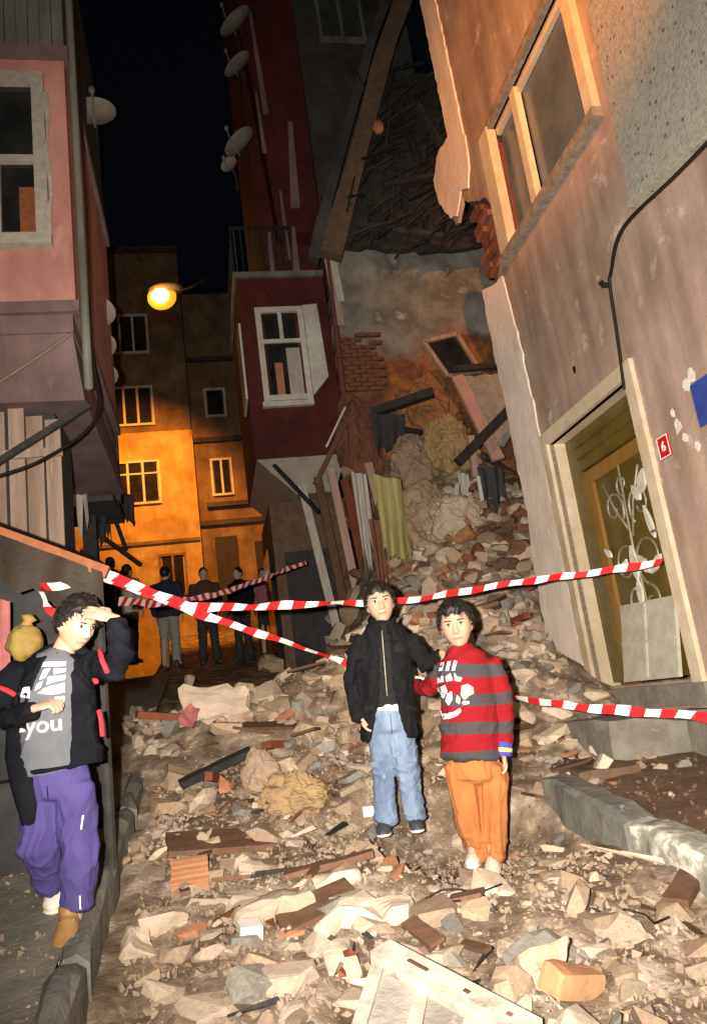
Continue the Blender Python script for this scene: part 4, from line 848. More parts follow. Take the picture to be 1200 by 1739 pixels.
# crumbs
mb = MB(); tets = []
for i in range(12):
    me = hull(7, (1, .85, .6), 300+i); tets.append(([v.co.copy() for v in me.vertices], [tuple(p.vertices) for p in me.polygons])); bpy.data.meshes.remove(me)
def crumbs(n, f, name, label, m):
    mb = MB()
    for i in range(n):
        s, t, z = f(); vs, fs = rr.choice(tets); k = rr.random()**3*.03+.005
        q = Quaternion((rr.gauss(0, 1), rr.gauss(0, 1), rr.gauss(0, 1), rr.gauss(0, 1))).normalized().to_matrix(); c = W(s, t, surf(s, t)+k*.2)
        mb.add([c + q @ (v*k) for v in vs], fs)
    return mb.build(name, m, None, label=label, cat='debris', kind='stuff', origin=False)
crumbs(13000, lambda: (rr.uniform(-2.7, 1.2), rr.uniform(1.28, 3.4), 0), 'rubble_crumbs', 'pale crumbs of plaster scattered over the street', 'grit')
crumbs(6000, lambda: (rr.gauss(2.0, 1.1), rr.gauss(1.5, 1.2), 0), 'rubble_crumbs', 'pale crumbs covering the rubble ridge', 'grit')
crumbs(1500, lambda: (rr.uniform(-2.4, 1.6), rr.uniform(.1, 1.3), 0), 'rubble_crumbs', 'brown crumbs on the right pavement and steps', 'soil')
crumbs(500, lambda: (rr.uniform(-2.4, 0), rr.uniform(3.62, 4.4), 0), 'rubble_crumbs', 'sparse crumbs on the left pavement', 'grit')

# singled-out pieces
def gpt(px, py):        # the ground point the photograph shows at px, py
    d = Fw + Rt*((px-600)/FPX) + Up*((869.5-py)/FPX); p = CAM.copy(); stp = .01
    for i in range(2000):
        p = p + d*stp; s, t = st(p.x, p.y)
        if p.z < surf(s, t): break
    return p
def block(name, px, py, size, rot, m, label, cat, lift=.5, parent=None, bev=.008):
    c = gpt(px, py) + DZ*size[2]*lift; sd_ = V((px*.13, py*.07, 0))
    bm = bmesh.new(); bmesh.ops.create_cube(bm, size=1); stone = m not in ('wood', 'redwood', 'charw', 'white')
    bmesh.ops.subdivide_edges(bm, edges=bm.edges, cuts=4, use_grid_fill=True)
    a = min(size)
    for v in bm.verts:
        q = V((v.co.x*size[0], v.co.y*size[1], v.co.z*size[2])); ed = sum(abs(abs(x)-.5) < .01 for x in v.co)
        n_ = V((noise.noise(q*9+sd_), noise.noise(q*9+sd_+V((5, 0, 0))), noise.noise(q*9+sd_+V((0, 5, 0)))))
        if m == 'orangebr': q = q*(1-.04*(ed-1)) + n_*.012
        elif stone: q = q*(1-.05*(ed-1)*(1+noise.noise(q*14+sd_))) + n_*(.035+a*.35); q.x *= 1+.35*noise.noise(V((q.y*7, 3, 0))+sd_)
        else: q = q + n_*.006
        v.co = q
    if stone: bmesh.ops.triangulate(bm, faces=bm.faces)
    R3 = Matrix.Rotation(rot[2], 3, 'Z') @ Matrix.Rotation(rot[0], 3, 'X') @ Matrix.Rotation(rot[1], 3, 'Y')
    for v in bm.verts: v.co = c + R3 @ v.co
    me = bpy.data.meshes.new(name); bm.to_mesh(me); bm.free(); me.materials.append(MT[m]); return put(name, me, parent, label, cat)
block('paving_tile', 580, 1640, (.13, .17, .035), (.5, 0, .25), 'plaster', 'cream rectangular tile lying flat near the white sash', 'tile')
block('brick_fragment', 975, 1690, (.2, .1, .08), (.2, .3, .6), 'orangebr', 'orange brick lying right of the white sash', 'brick')
block('brick_fragment', 625, 1665, (.16, .06, .06), (.3, .1, 1.1), 'tan', 'long tan brick piece standing beside the white sash top', 'brick') if False else None
block('stone_slab', 905, 1665, (.3, .1, .06), (.3, .5, 2.0), 'tan', 'pinkish slab fragment slanting between sash and grey slab', 'stone')
block('stone_slab', 930, 1640, (.28, .2, .04), (.35, -.2, .9), 'greyst', 'flat grey slab with a white edge near the right foreground', 'stone')
block('stone_slab', 470, 1550, (.34, .2, .07), (.2, .05, .15), 'plaster', 'large white plaster slab left of centre in the foreground', 'plaster chunk')
block('stone_slab', 540, 1515, (.36, .1, .05), (.1, -.05, .25), 'plaster', 'long pale plaster strip behind the large white slab', 'plaster chunk')
block('stone_slab', 425, 1595, (.09, .08, .06), (.2, .1, .3), 'white', 'bright white lump in front of the large white slab', 'plaster chunk')
block('stone_slab', 620, 1570, (.36, .12, .06), (.2, .05, .35), 'plaster', 'pale slab running towards the white sash', 'plaster chunk')
block('stone_slab', 275, 1580, (.14, .09, .07), (.2, .2, .4), 'plaster', 'lone pale lump above the left foreground', 'plaster chunk')
block('stone_slab', 238, 1625, (.1, .13, .06), (.5, .2, .7), 'plaster', 'lone pale wedge near the left kerb', 'plaster chunk')
block('stone_slab', 320, 1195, (.12, .05, .34), (-.2, .25, .2), 'plaster', 'upright pointed plaster shard on the rubble ridge', 'plaster chunk')
block('stone_slab', 370, 1230, (.5, .12, .26), (-.5, .1, .1), 'plaster', 'large pale tilted plaster panel on the rubble ridge', 'plaster chunk')
block('red_fragment', 325, 1265, (.14, .02, .16), (-.6, .6, .1), 'clothr', 'red painted fragment on the tilted plaster panel', 'fragment', 1.2)
block('broken_plank', 560, 1480, (.42, .07, .03), (.05, -.1, .12), 'wood', 'reddish brown plank lying left of the tall boys feet', 'plank', 1)
block('broken_plank', 375, 1440, (.55, .3, .03), (.2, .1, .3), 'wood', 'wide dark brown board lying in the middle left', 'board', 1.2)
block('broken_plank', 370, 1330, (.5, .08, .05), (.2, -.3, .45), 'charw', 'charred stick slanting out of the ridge', 'plank', 2)
block('broken_plank', 540, 1560, (.34, .2, .03), (.25, -.2, .4), 'wood', 'brown board tilted behind the pale slab', 'board', 1.5)
block('broken_plank', 1165, 1520, (.26, .1, .03), (.1, -.2, .9), 'wood', 'small brown board by the whitewashed kerb', 'board', 1)
block('stone_slab', 470, 1140, (.5, .3, .2), (.1, .3, .2), 'tan', 'tan sloping slab on top of the rubble ridge', 'stone')
block('white_box', 630, 1385, (.1, .06, .06), (.1, 0, .2), 'white', 'rounded white block left of the tall boys foot', 'block')
HB = thing('hollow_brick', gpt(325, 1510), 'orange ribbed hollow brick in the left foreground', 'brick')
c = gpt(325, 1510)+DZ*.05; hr = Matrix.Rotation(.2, 3, 'Z') @ Matrix.Rotation(.5, 3, 'X')
MB().box(c, (.17, .19, .08), hr).build('body', 'orangebr', HB)
for k in range(5): MB().box(c + hr @ V((0, -.076+k*.038, .044)), (.17, .016, .012), hr).build('rib', 'orangebr', HB)
lump('foam_clump', gpt(500, 1370)+DZ*.05, (.2, .16, .14), 'foam', 'crumpled yellow foam clump in the middle of the debris', 'foam', 31, .3)
lump('foam_clump', gpt(445, 1340)+DZ*.08, (.12, .1, .16), 'tan', 'brown crumpled clump behind the yellow foam', 'foam', 33, .3)
def cluster(pts, n_, sz, mats_, where):
    x0 = min(p[0] for p in pts); x1 = max(p[0] for p in pts); y0 = min(p[1] for p in pts); y1 = max(p[1] for p in pts); k = 0
    while k < n_:
        x = pr.uniform(x0, x1); y = pr.uniform(y0, y1)
        if not inside(x, y, pts): continue
        m = pr.choice(mats_); v = pr.randrange(9); k += 1
        if (m, v) not in pmesh: me = pile[v].copy(); me.materials.append(MT[m]); pmesh[(m, v)] = me
        r = pr.uniform(*sz); o = put('crumbled_piece', pmesh[(m, v)], None, ('large ' if r > sum(sz)/2 else 'small ')+{'tan': 'tan', 'plaster': 'pale', 'greyst': 'grey', 'concrete': 'cement'}[m]+' crumbled piece '+where, 'rubble', 'crumbled pieces in heaps', origin=False)
        o.location = gpt(x, y)+DZ*r*pr.uniform(.1, .9); o.rotation_euler = (pr.gauss(0, .5), pr.gauss(0, .5), pr.uniform(0, 6.3)); o.scale = (r, r, r*pr.uniform(.6, 1))
cluster([(210, 1230), (240, 1200), (285, 1215), (300, 1290), (215, 1290)], 46, (.03, .09), ['plaster', 'plaster', 'tan', 'greyst'], 'heaped at the left end of the ridge')
cluster([(185, 1450), (260, 1410), (370, 1415), (330, 1465), (190, 1480)], 40, (.02, .06), ['plaster', 'plaster', 'tan'], 'heaped beyond the left kerb')
cluster([(440, 1180), (590, 1170), (600, 1300), (520, 1310), (450, 1250)], 50, (.03, .1), ['plaster', 'tan', 'tan', 'greyst'], 'heaped left of the tall boy')
cluster([(860, 1060), (930, 1080), (960, 1170), (880, 1180)], 34, (.03, .09), ['tan', 'greyst', 'plaster', 'concrete'], 'heaped at the foot of the torn edge')
# white sash lying in the foreground
WS = thing('fallen_window', gpt(760, 1700), 'broken white window with grey panes lying in the foreground', 'window')
p0 = at(646, 1618, 2.72); p1 = at(905, 1760, 2.3); ax = (p1-p0).normalized(); dq = V((.03, -.95, -.25)); dn = (dq - ax*dq.dot(ax)*.4).normalized(); nm = ax.cross(dn).normalized()
if nm.z < 0: nm = -nm
MB().beam(p0, p1, .085, .05, nm).build('top_rail', 'dirtyw', WS)
MB().beam(p0+dn*.062+nm*.012, p1+dn*.062+nm*.012, .03, .05, nm).build('bead', 'dirtyw', WS)
for f in (.02, .34, .66, .97):
    a = p0.lerp(p1, f)+dn*.085; MB().beam(a, a+dn*.45, .04, .04, nm).build('glazing_bar', 'dirtyw', WS)
for k in range(3):
    a = p0.lerp(p1, .04+.32*k)+dn*.085; b = p0.lerp(p1, .33+.32*k)+dn*.085
    MB().prism([a, b, b+dn*.45, a+dn*.45], nm*.006).build('pane', 'greyst', WS)
MB().beam(p0+dn*.55, p1+dn*.55, .06, .045, nm).build('bottom_rail', 'dirtyw', WS)
for f, L in ((.22, .2), (.6, .05), (.86, .04)):
    a = p0.lerp(p1, f)+nm*.027; MB().beam(a, a+ax*L*.4, .012, .004, nm).build('scuff', 'wood', WS)

# ------------------------------------------------------------------ barrier tape
def tape(pts, label, wd=.052, step=.085, sag=.0, ph=0):
    P = [V(p) for p in pts]; L = [0]
    for i in range(len(P)-1): L.append(L[-1]+(P[i+1]-P[i]).length)
    def ev(x):
        x = max(0, min(L[-1], x))
        for i in range(len(P)-1):
            if x <= L[i+1]+1e-9:
                f = (x-L[i])/max(1e-6, L[i+1]-L[i]); return P[i].lerp(P[i+1], f) - DZ*sag*4*f*(1-f)
        return P[-1]
    mb = MB(); n = int(L[-1]/(step/3)); sh = wd*.45
    def row(x, k):
        c = ev(x); tg = (ev(x+.02)-ev(x-.02)).normalized(); u = (DZ-tg*DZ.dot(tg)).normalized()
        tw = .55*math.sin(x*2.3+ph)+.35*math.sin(x*7+ph)+.15*math.sin(x*19+ph); sd_ = tg.cross(u); u = u*math.cos(tw)+sd_*math.sin(tw)
        h = wd/2*(.88+.14*math.sin(x*11+ph)+.06*math.sin(x*31))
        c = c + DZ*(.006*math.sin(x*5+ph)+.003*math.sin(x*17))
        return [c - u*h, c + u*h]
    vs = []; fs = []; mi = []
    for i in range(n+1):
        a = row(i*step/3, i)[0]; b = row(i*step/3+sh, i)[1]; vs += [a, b]
        if i: fs.append((2*i-2, 2*i, 2*i+1, 2*i-1)); mi.append(((i-1)//3) % 2)
    mb.v = vs; mb.f = fs; mb.m = mi
    return mb.build('barrier_tape', ['tapew', 'taper'], None, True, label=label, cat='tape', group='red and white barrier tapes')
cx = at(168, 973, 3.9)
tape([cx, at(240, 1000, 4.1), at(322, 1030, 4.3), at(470, 1029, 4.75), at(620, 1024, 5.0), at(700, 1017, 5.05), at(850, 995, 5.1), at(1000, 972, 5.1), at(1128, 953, 5.05)], 'upper red and white tape crossing behind the boys heads to the door', ph=.4)
tape([cx+V((0, .02, -.02)), at(240, 1004, 4.12), at(322, 1034, 4.35), at(450, 1080, 4.7), at(590, 1127, 4.95), at(730, 1158, 4.9), at(865, 1185, 4.75), at(1030, 1204, 4.2), at(1210, 1221, 3.75), at(1420, 1236, 3.3)], 'lower red and white tape passing behind the boys at waist height', ph=1.4)
tape([cx, at(140, 982, 3.85), at(120, 993, 3.8), at(95, 998, 3.75), at(66, 996, 3.7), at(76, 1018, 3.7), at(80, 1035, 3.7), at(95, 1046, 3.72)], 'loose end of tape knotted on the stall behind the boy', .05)
tape([at(200, 1022, 5.0), at(260, 1025, 5.8), at(330, 1018, 6.6), at(400, 1000, 7.6), at(490, 966, 9.0), at(520, 955, 9.4)], 'far dim tape rising towards the red house', .06)

# ------------------------------------------------------------------ people
SK_ = {}
def skinmat():
    m = mat('skin', (.54, .36, .245), (.48, .30, .20), (.58, .40, .28), scale=30, rough=.55, bump=.05, spec=.35)
    m.node_tree.nodes['Principled BSDF'].inputs['Subsurface Weight'].default_value = .08
    m.node_tree.nodes['Principled BSDF'].inputs['Subsurface Radius'].default_value = (.01, .004, .002)
    return m
MT['skin'] = skinmat()
MT['lip'] = mat('lips', (.48, .25, .19), (.43, .21, .16), rough=.5, bump=0)
MT['mouthl'] = mat('mouth_line', (.22, .07, .05), (.18, .055, .04), rough=.5, bump=0)
MT['hair'] = mat('black_hair', (.012, .01, .009), (.02, .016, .013), scale=60, rough=.45, bump=.3, bscale=120)
MT['eyew'] = mat('eye_white', (.7, .66, .6), (.66, .6, .54), rough=.25, bump=0)
MT['iris'] = mat('dark_iris', (.02, .012, .008), rough=.15, bump=0)
def fabric(name, c, c2=None, rough=.9, sc=40, bump=.25): return mat(name, c, c2, scale=sc, rough=rough, bump=bump, bscale=90, spec=.15)
MT['blackcloth'] = fabric('black_wool', (.006, .006, .007), (.01, .01, .011))
MT['blackshirt'] = fabric('black_knit', (.012, .012, .013), (.018, .018, .019))
MT['jeans'] = mat('washed_denim', (.20, .26, .36), (.10, .14, .22), (.36, .43, .52), scale=5, rough=.9, bump=.25, bscale=80, stretch=(2, 2, .7))
MT['orangep'] = mat('orange_fleece', (.40, .15, .046), (.33, .112, .032), scale=6, rough=.9, bump=.25, bscale=60)
MT['purple'] = mat('purple_jersey', (.075, .056, .20), (.055, .042, .15), scale=6, rough=.85, bump=.2, bscale=60)
MT['gshirt'] = mat('grey_tshirt', (.13, .135, .15), (.10, .105, .12), scale=6, rough=.9, bump=.2, bscale=60)
MT['navyj'] = mat('black_tracksuit', (.006, .0065, .009), (.010, .0105, .014), scale=8, rough=.85, bump=.2, bscale=40, spec=.05)
MT['redst'] = fabric('red_piping', (.6, .035, .05), (.5, .03, .04))
MT['printw'] = fabric('white_print', (.8, .82, .82), (.7, .72, .72))
MT['printt'] = fabric('tan_print', (.55, .5, .36), (.45, .4, .28))
MT['shoew'] = mat('white_sneaker', (.72, .68, .6), (.6, .54, .44), scale=14, rough=.6, bump=.1)
MT['shoet'] = mat('tan_sneaker', (.36, .2, .07), (.28, .15, .05), scale=14, rough=.6, bump=.15)
MT['shoed'] = mat('dark_sneaker', (.06, .065, .075), (.04, .042, .05), scale=14, rough=.6, bump=.1)
MT['greyt'] = fabric('grey_trousers', (.32, .3, .27), (.25, .235, .21))
MT['darkt'] = fabric('charcoal_trousers', (.035, .033, .032), (.05, .047, .045))
MT['navyc'] = fabric('navy_coat', (.02, .025, .05), (.03, .035, .06))
MT['brownc'] = fabric('brown_coat', (.06, .035, .025), (.08, .05, .035))
MT['cuffb'] = fabric('blue_cuff', (.08, .07, .4)); MT['cuffy'] = fabric('yellow_cuff', (.8, .68, .16)); 
def striped(zrel, bands):
    m = fabric('striped_sweater', (.5, .02, .03)); n = m.node_tree.nodes; l = m.node_tree.links; b = n['Principled BSDF']
    tc = n.new('ShaderNodeTexCoord'); sx = n.new('ShaderNodeSeparateXYZ'); l.new(tc.outputs['Object'], sx.inputs[0])
    mr = n.new('ShaderNodeMapRange'); mr.inputs[1].default_value = zrel[0]; mr.inputs[2].default_value = zrel[1]
    nz = n.new('ShaderNodeTexNoise'); nz.inputs['Scale'].default_value = 5; l.new(tc.outputs['Object'], nz.inputs[0])
    ma = n.new('ShaderNodeMath'); ma.operation = 'MULTIPLY_ADD'; ma.inputs[1].default_value = .035; l.new(nz.outputs[0], ma.inputs[0]); l.new(sx.outputs['Z'], ma.inputs[2])
    m3 = n.new('ShaderNodeMath'); m3.operation = 'MULTIPLY_ADD'; m3.inputs[1].default_value = .10; l.new(sx.outputs['X'], m3.inputs[0]); l.new(ma.outputs[0], m3.inputs[2])
    l.new(m3.outputs[0], mr.inputs[0])
    cr = n.new('ShaderNodeValToRGB'); cr.color_ramp.interpolation = 'CONSTANT'; l.new(mr.outputs[0], cr.inputs[0])
    e = cr.color_ramp.elements; red = (.235, .009, .013, 1); gr = (.055, .052, .056, 1)
    e[0].position = 0; e[0].color = gr; e[1].position = bands[0]; e[1].color = red
    for i, x in enumerate(bands[1:]): q = e.new(x); q.color = gr if i % 2 == 0 else red
    l.new(cr.outputs[0], b.inputs['Base Color']); return m

def remesh(mb, voxel, smooth=5, factor=.5):
    me = bpy.data.meshes.new('tmp'); me.from_pydata([tuple(v) for v in mb.v], [], mb.f); me.validate()
    bm = bmesh.new(); bm.from_mesh(me); bmesh.ops.recalc_face_normals(bm, faces=bm.faces); bm.to_mesh(me); bm.free()
    ob = bpy.data.objects.new('tmp', me); COL.objects.link(ob)
    r = ob.modifiers.new('r', 'REMESH'); r.mode = 'VOXEL'; r.voxel_size = voxel; r.adaptivity = 0
    if smooth: q = ob.modifiers.new('s', 'SMOOTH'); q.factor = factor; q.iterations = smooth
    dg = bpy.context.evaluated_depsgraph_get(); out = bpy.data.meshes.new_from_object(ob.evaluated_get(dg))
    bpy.data.objects.remove(ob); bpy.data.meshes.remove(me); return out
def folds(me, amp, f=(9, 9, 9), seed=0, extra=None):
    ns = [v.normal.copy() for v in me.vertices]
    for v, nn in zip(me.vertices, ns):
        p = v.co; q = V((p.x*f[0]+seed, p.y*f[1], p.z*f[2])); q = q+V((noise.noise(q*.7), noise.noise(q*.7+V((7, 0, 0))), noise.noise(q*.7+V((0, 7, 0)))))*.8
        a = 1-abs(noise.noise(q)); b = 1-abs(noise.noise(q*1.9+V((3, 3, 3))))
        d = (a**5-.35)*1.0+(b**6-.25)*.55+noise.noise(q*.5)*.4
        v.co = p + nn*d*amp*(extra(p) if extra else 1)
def stroke(parent, target, J, pts, wd, m, name='seam', off=.002):
    P = [J(*q) for q in pts]; vs = []; dy = V((0, 1, 0))
    fine = []
    for a, b in zip(P[:-1], P[1:]): fine += [a.lerp(b, i/8) for i in range(8)]
    fine.append(P[-1])
    for i, a in enumerate(fine):
        t = (fine[min(i+1, len(fine)-1)]-fine[max(i-1, 0)]); sd_ = V((-t.z, 0, t.x)).normalized()*wd/2
        vs += [V((a.x+sd_.x, a.z+sd_.z, 0)), V((a.x-sd_.x, a.z-sd_.z, 0))]
    fs = [(2*i, 2*i+2, 2*i+3, 2*i+1) for i in range(len(fine)-1)]
    y0 = P[0].y-.6
    return decal(target, vs, fs, lambda u, v: (V((u, y0, v)), dy), off).build(name, m, parent, True)
def finish(me, name, mats, parent, smooth=True, label=None):
    for m in (mats if isinstance(mats, (list, tuple)) else [mats]): me.materials.append(MT[m] if isinstance(m, str) else m)
    if smooth: me.polygons.foreach_set('use_smooth', [True]*len(me.polygons))
    o = put(name, me, parent)
    if label: o['label'] = label
    return o
def hand(mb, wr, dv, pn, ts, curl=.25, k=1.0, spread=.12):
    """palm and five bent fingers from the wrist; dv to the fingertips, pn out of the palm, ts = +1/-1 side of the thumb"""
    dv = V(dv).normalized(); pn = V(pn); pn = (pn-dv*pn.dot(dv)).normalized(); lat = dv.cross(pn)*ts; wr = V(wr)
    kn = wr+dv*.075*k
    mb.loft([wr-dv*.02*k, wr+dv*.01*k, wr+dv*.04*k, kn], [(.020*k, .016*k), (.024*k, .015*k), (.033*k, .014*k), (.034*k, .011*k)], 12, side=lat)
    for i, (ln, off) in enumerate([(.056, .025), (.064, .0085), (.06, -.0085), (.046, -.025)]):
        d = (dv+lat*(off/.025)*spread).normalized(); p = kn+lat*off*k-dv*.006*k; pts = [p]; rad = [.0088*k]; c = 0
        for j in range(3):
            c += curl*(1.0+.25*j)*(1+.12*i); q = d*math.cos(c)+pn*math.sin(c); p = p+q*ln*k*(.44, .32, .24)[j]; pts.append(p); rad.append((.0084, .0076, .006)[j]*k)
        mb.loft(pts, rad, 8)
    b = wr+dv*.02*k+lat*.022*k; d1 = (dv*.7+lat*.7+pn*.15).normalized(); d2 = (dv*.9+lat*.3+pn*.3).normalized()
    mb.loft([b-lat*.01*k, b+d1*.028*k, b+d1*.028*k+d2*.026*k, b+d1*.028*k+d2*.045*k], [.0125*k, .011*k, .0095*k, .0072*k], 8)
def headfn(q, p):
    x, y, z = p; t = max(0, -q.z); 
    x *= 1-.30*t**1.6; 
    if q.z > .3: x *= 1-.05*(q.z-.3)
    if q.y > 0: y *= 1-.42*t
    else: y *= .95-.02*t
    g = lambda a, b, sx, sz: math.exp(-((x-a)/sx)**2-((z-b)/sz)**2)
    if q.y < -.1:
        nz = sstep(z, -.042, -.028)*(1-sstep(z, -.026, .02)*.75)*(1-sstep(z, .018, .032))
        y -= .024*math.exp(-(x/(.0085+.006*sstep(-z, .0, .03)))**2)*nz
        y -= .006*(math.exp(-((abs(x)-.010)/.007)**2))*math.exp(-((z+.031)/.008)**2)
        y += .010*(g(.03, .010, .017, .011)+g(-.03, .010, .017, .011))
        y -= .0045*(g(.03, .030, .024, .009)+g(-.03, .030, .024, .009))
        y -= .0075*g(0, -.053, .020, .0055)+.007*g(0, -.064, .018, .006)
        y += .005*g(0, -.0585, .02, .003)
        y -= .008*g(0, -.09, .02, .016); y -= .004*(g(.038, -.022, .02, .02)+g(-.038, -.022, .02, .02))
        y += .003*g(0, -.075, .018, .006)
    return V((x, y, z))
def head_into(mb, c, H, k=1.0):
    mb.ell(c, (.071*k, .090*k, .110*k), H, 64, 48, 0, lambda q, p: headfn(q, p/k)*k)
    for sg in (-1, 1):
        e = MB(); e.ell((0, 0, 0), (.008*k, .019*k, .031*k), None, 14, 10)
        E3 = H @ Matrix.Rotation(sg*-.35, 3, 'Z') @ Matrix.Rotation(-.15, 3, 'X')
        mb.add([V(c) + H @ (V((sg*.070, .012, -.004))*k) + E3 @ v for v in e.v], e.f)
def head_parts(body, c, H, k=1.0, hairf=None, seed=0, vol=1.0):
    c = V(c); L = lambda x, y, z: c + H @ (V((x, y, z))*k)
    for sg in (-1, 1):
        o = MB().ell(L(sg*.030, -.0655, .009), (.0125*k, .0112*k, .0072*k), H, 14, 10).build('eye', 'eyew', body, True)
        MB().ell(L(sg*.0300, -.0750, .0085), (.0058*k, .0030*k, .0060*k), H, 12, 8).build('iris', 'iris', body, True)
        MB().loft([L(sg*(.030+d), -.0765+.004*(d/.014)**2+.001, .0150-.0055*(d/.014)**2) for d in (-.015, -.008, 0, .008, .015)], [.001*k, .0022*k, .0026*k, .0022*k, .001*k], 6).build('eyelash', 'hair', body, True)
        MB().loft([L(sg*(.030+d), -.0835+.10*abs(d)**1.3, .0275+.10*d-.45*max(0, d-.010)) for d in (-.019, -.01, 0, .01, .02)], [.0016*k, .0034*k, .0034*k, .0028*k, .001*k], 6).build('eyebrow', 'hair', body, True)
    MB().loft([L(x, -.0772+.0085*(x/.02)**2, -.0585+.006*(abs(x)/.02)**1.6) for x in (-.023, -.016, -.008, 0, .008, .016, .023)], [.0006*k, .0014*k, .0018*k, .0019*k, .0018*k, .0014*k, .0006*k], 6).build('mouth', 'mouthl', body, True)
    mb = MB(); sdv = V((seed, 3, 7)); nu, nv = 56, 40; vs = []; keep = []
    def hl(q):      # lowest height of the hair for a direction
        f = -q.y
        return .052+.006*math.sin(q.x*9+seed) if f > .55 else (.052-.075*(.55-f)/.55 if f > 0 else -.023-.05*min(1, -f*1.2))
    for i in range(nv+1):
        th = math.pi*i/nv
        for j in range(nu):
            ph = 2*math.pi*j/nu; q = V((math.sin(th)*math.cos(ph), math.sin(th)*math.sin(ph), math.cos(th)))
            p = headfn(q, V((.071*q.x, .090*q.y, .110*q.z))); 
            th_ = (.010+.014*max(0, q.z)+.004*max(0, q.y))*vol*(1+.4*noise.noise(q*4+sdv)+.25*noise.noise(q*11+sdv)); e = sstep(p.z-hl(q), -.004, .022)
            p2 = p + q*(th_*e-.003*(1-e)); vs.append(L(*p2)); keep.append(p.z > hl(q)-.006)
    fs = []
    for i in range(nv):
        for j in range(nu):
            j2 = (j+1) % nu; f = (i*nu+j, (i+1)*nu+j, (i+1)*nu+j2, i*nu+j2)
            if all(keep[x] for x in f): fs.append(f if i else (0, f[1], f[2]))
    mb.add(vs, fs); r = random.Random(seed)
    for i in range(420):
        q = V((r.gauss(0, 1), r.gauss(0, 1), abs(r.gauss(.3, .8)))).normalized(); p = headfn(q, V((.071*q.x, .090*q.y, .110*q.z)))
        if p.z < hl(q)+.004: continue
        th_ = (.010+.014*max(0, q.z))*vol; a = p+q*th_*.9; tg = V((q.x*.6+r.gauss(0, .25), q.y*.7-.45+r.gauss(0, .25), -.5+r.gauss(0, .25))); tg = (tg-q*tg.dot(q)).normalized()
        ln = r.uniform(.02, .04); b = a+tg*ln*.6+q*.005; d = a+tg*ln-q*.002
        mb.loft([L(*a), L(*b), L(*d)], [.0022*k, .0018*k, .0006*k], 4)
    mb.build('hair', 'hair', body, True)
def lips(me, c, H, k):
    Hi = H.transposed()
    for p in me.polygons:
        q = Hi @ (p.center-V(c))/k
        zc = q.z-.28*max(0, abs(q.x)-.008)
        if abs(q.x) < .026 and -.0650 < zc+.1*abs(q.x) and zc < -.0520-.10*abs(q.x) and q.y < -.062: p.material_index = 1
def shoe(parent, heel, toe, m, sole='shoew', k=1.0, up=DZ):
    heel = V(heel); toe = V(toe); d = (toe-heel); L = d.length; d.normalize(); lat = d.cross(up).normalized(); u = lat.cross(d)
    mb = MB(); mb.loft([heel+u*.035*k, heel+d*L*.15+u*.045*k, heel+d*L*.4+u*.045*k, heel+d*L*.65+u*.036*k, heel+d*L*.88+u*.028*k, heel+d*L*.99+u*.022*k],
            [(.026*k, .034*k), (.033*k, .045*k), (.036*k, .045*k), (.042*k, .034*k), (.038*k, .026*k), (.02*k, .016*k)], 14, side=lat)
    mb.loft([heel+u*.04*k+d*L*.14, heel+u*.10*k+d*L*.12], [(.032*k, .038*k), (.033*k, .036*k)], 14, side=lat)
    o = finish(remesh(mb, .006, 4), 'shoe', m, parent)
    s_ = MB(); s_.loft([heel-d*.006+u*.010*k, heel+d*L*.3+u*.010*k, heel+d*L*.7+u*.010*k, heel+d*L*.93+u*.011*k, heel+d*L*1.01+u*.013*k], [(.028*k, .010*k), (.034*k, .010*k), (.043*k, .010*k), (.036*k, .010*k), (.018*k, .008*k)], 14, side=lat)
    s_.build('sole', sole, o, True)
    lc = MB()
    for j in range(4):
        p = heel+d*L*(.42+.09*j)+u*(.09-.010*j)*k*.92; lc.loft([p-lat*.022*k-u*.006, p, p+lat*.022*k-u*.006], [.003]*3, 5)
    lc.build('laces', sole, o, True)
def decal(target_me, vs, fs, place, off=.003):
    """wrap a flat print on a garment: place(u, v) -> (origin, dir) ray"""
    bvh = BVHTree.FromPolygons([v.co for v in target_me.vertices], [tuple(p.vertices) for p in target_me.polygons])
    out = []
    for v in vs:
        o, d = place(v.x, v.y); h = bvh.ray_cast(o, d, 3)
        out.append((h[0] if h[0] else o+d*.5) - d*off)
    mb = MB(); mb.add(out, fs); return mb
def subdiv2d(vs, fs, cuts=1):
    bm = bmesh.new(); bv = [bm.verts.new((v.x, v.y, 0)) for v in vs]
    for f in fs:
        try: bm.faces.new([bv[i] for i in f])
        except Exception: pass
    bmesh.ops.triangulate(bm, faces=bm.faces)
    if cuts: bmesh.ops.subdivide_edges(bm, edges=bm.edges, cuts=cuts, use_grid_fill=True)
    bm.verts.index_update(); o = ([v.co.copy() for v in bm.verts], [tuple(v.index for v in f.verts) for f in bm.faces]); bm.free(); return o
def blob2d(c, r, n, seed, jag=.3):
    q = random.Random(seed); return [V((c[0]+r[0]*math.cos(6.283*i/n)*(1+q.uniform(-jag, jag)), c[1]+r[1]*math.sin(6.283*i/n)*(1+q.uniform(-jag, jag)), 0)) for i in range(n)], [tuple(range(n))]
def cut_front(me, test, thick=.008):
    bm = bmesh.new(); bm.from_mesh(me)
    bmesh.ops.delete(bm, geom=[f for f in bm.faces if test(f.calc_center_median(), f.normal)], context='FACES')
    for it in range(3):
        bd = [v for v in bm.verts if v.is_boundary]; new = {}
        for v in bd:
            nb = [e.other_vert(v).co for e in v.link_edges if e.is_boundary]
            if len(nb) == 2: new[v] = v.co*.4+(nb[0]+nb[1])*.3
        for v, c in new.items(): v.co = c
    geo = bmesh.ops.solidify(bm, geom=bm.faces[:], thickness=thick)
    bm.to_mesh(me); bm.free(); return me
XR = V((1, 0, 0))

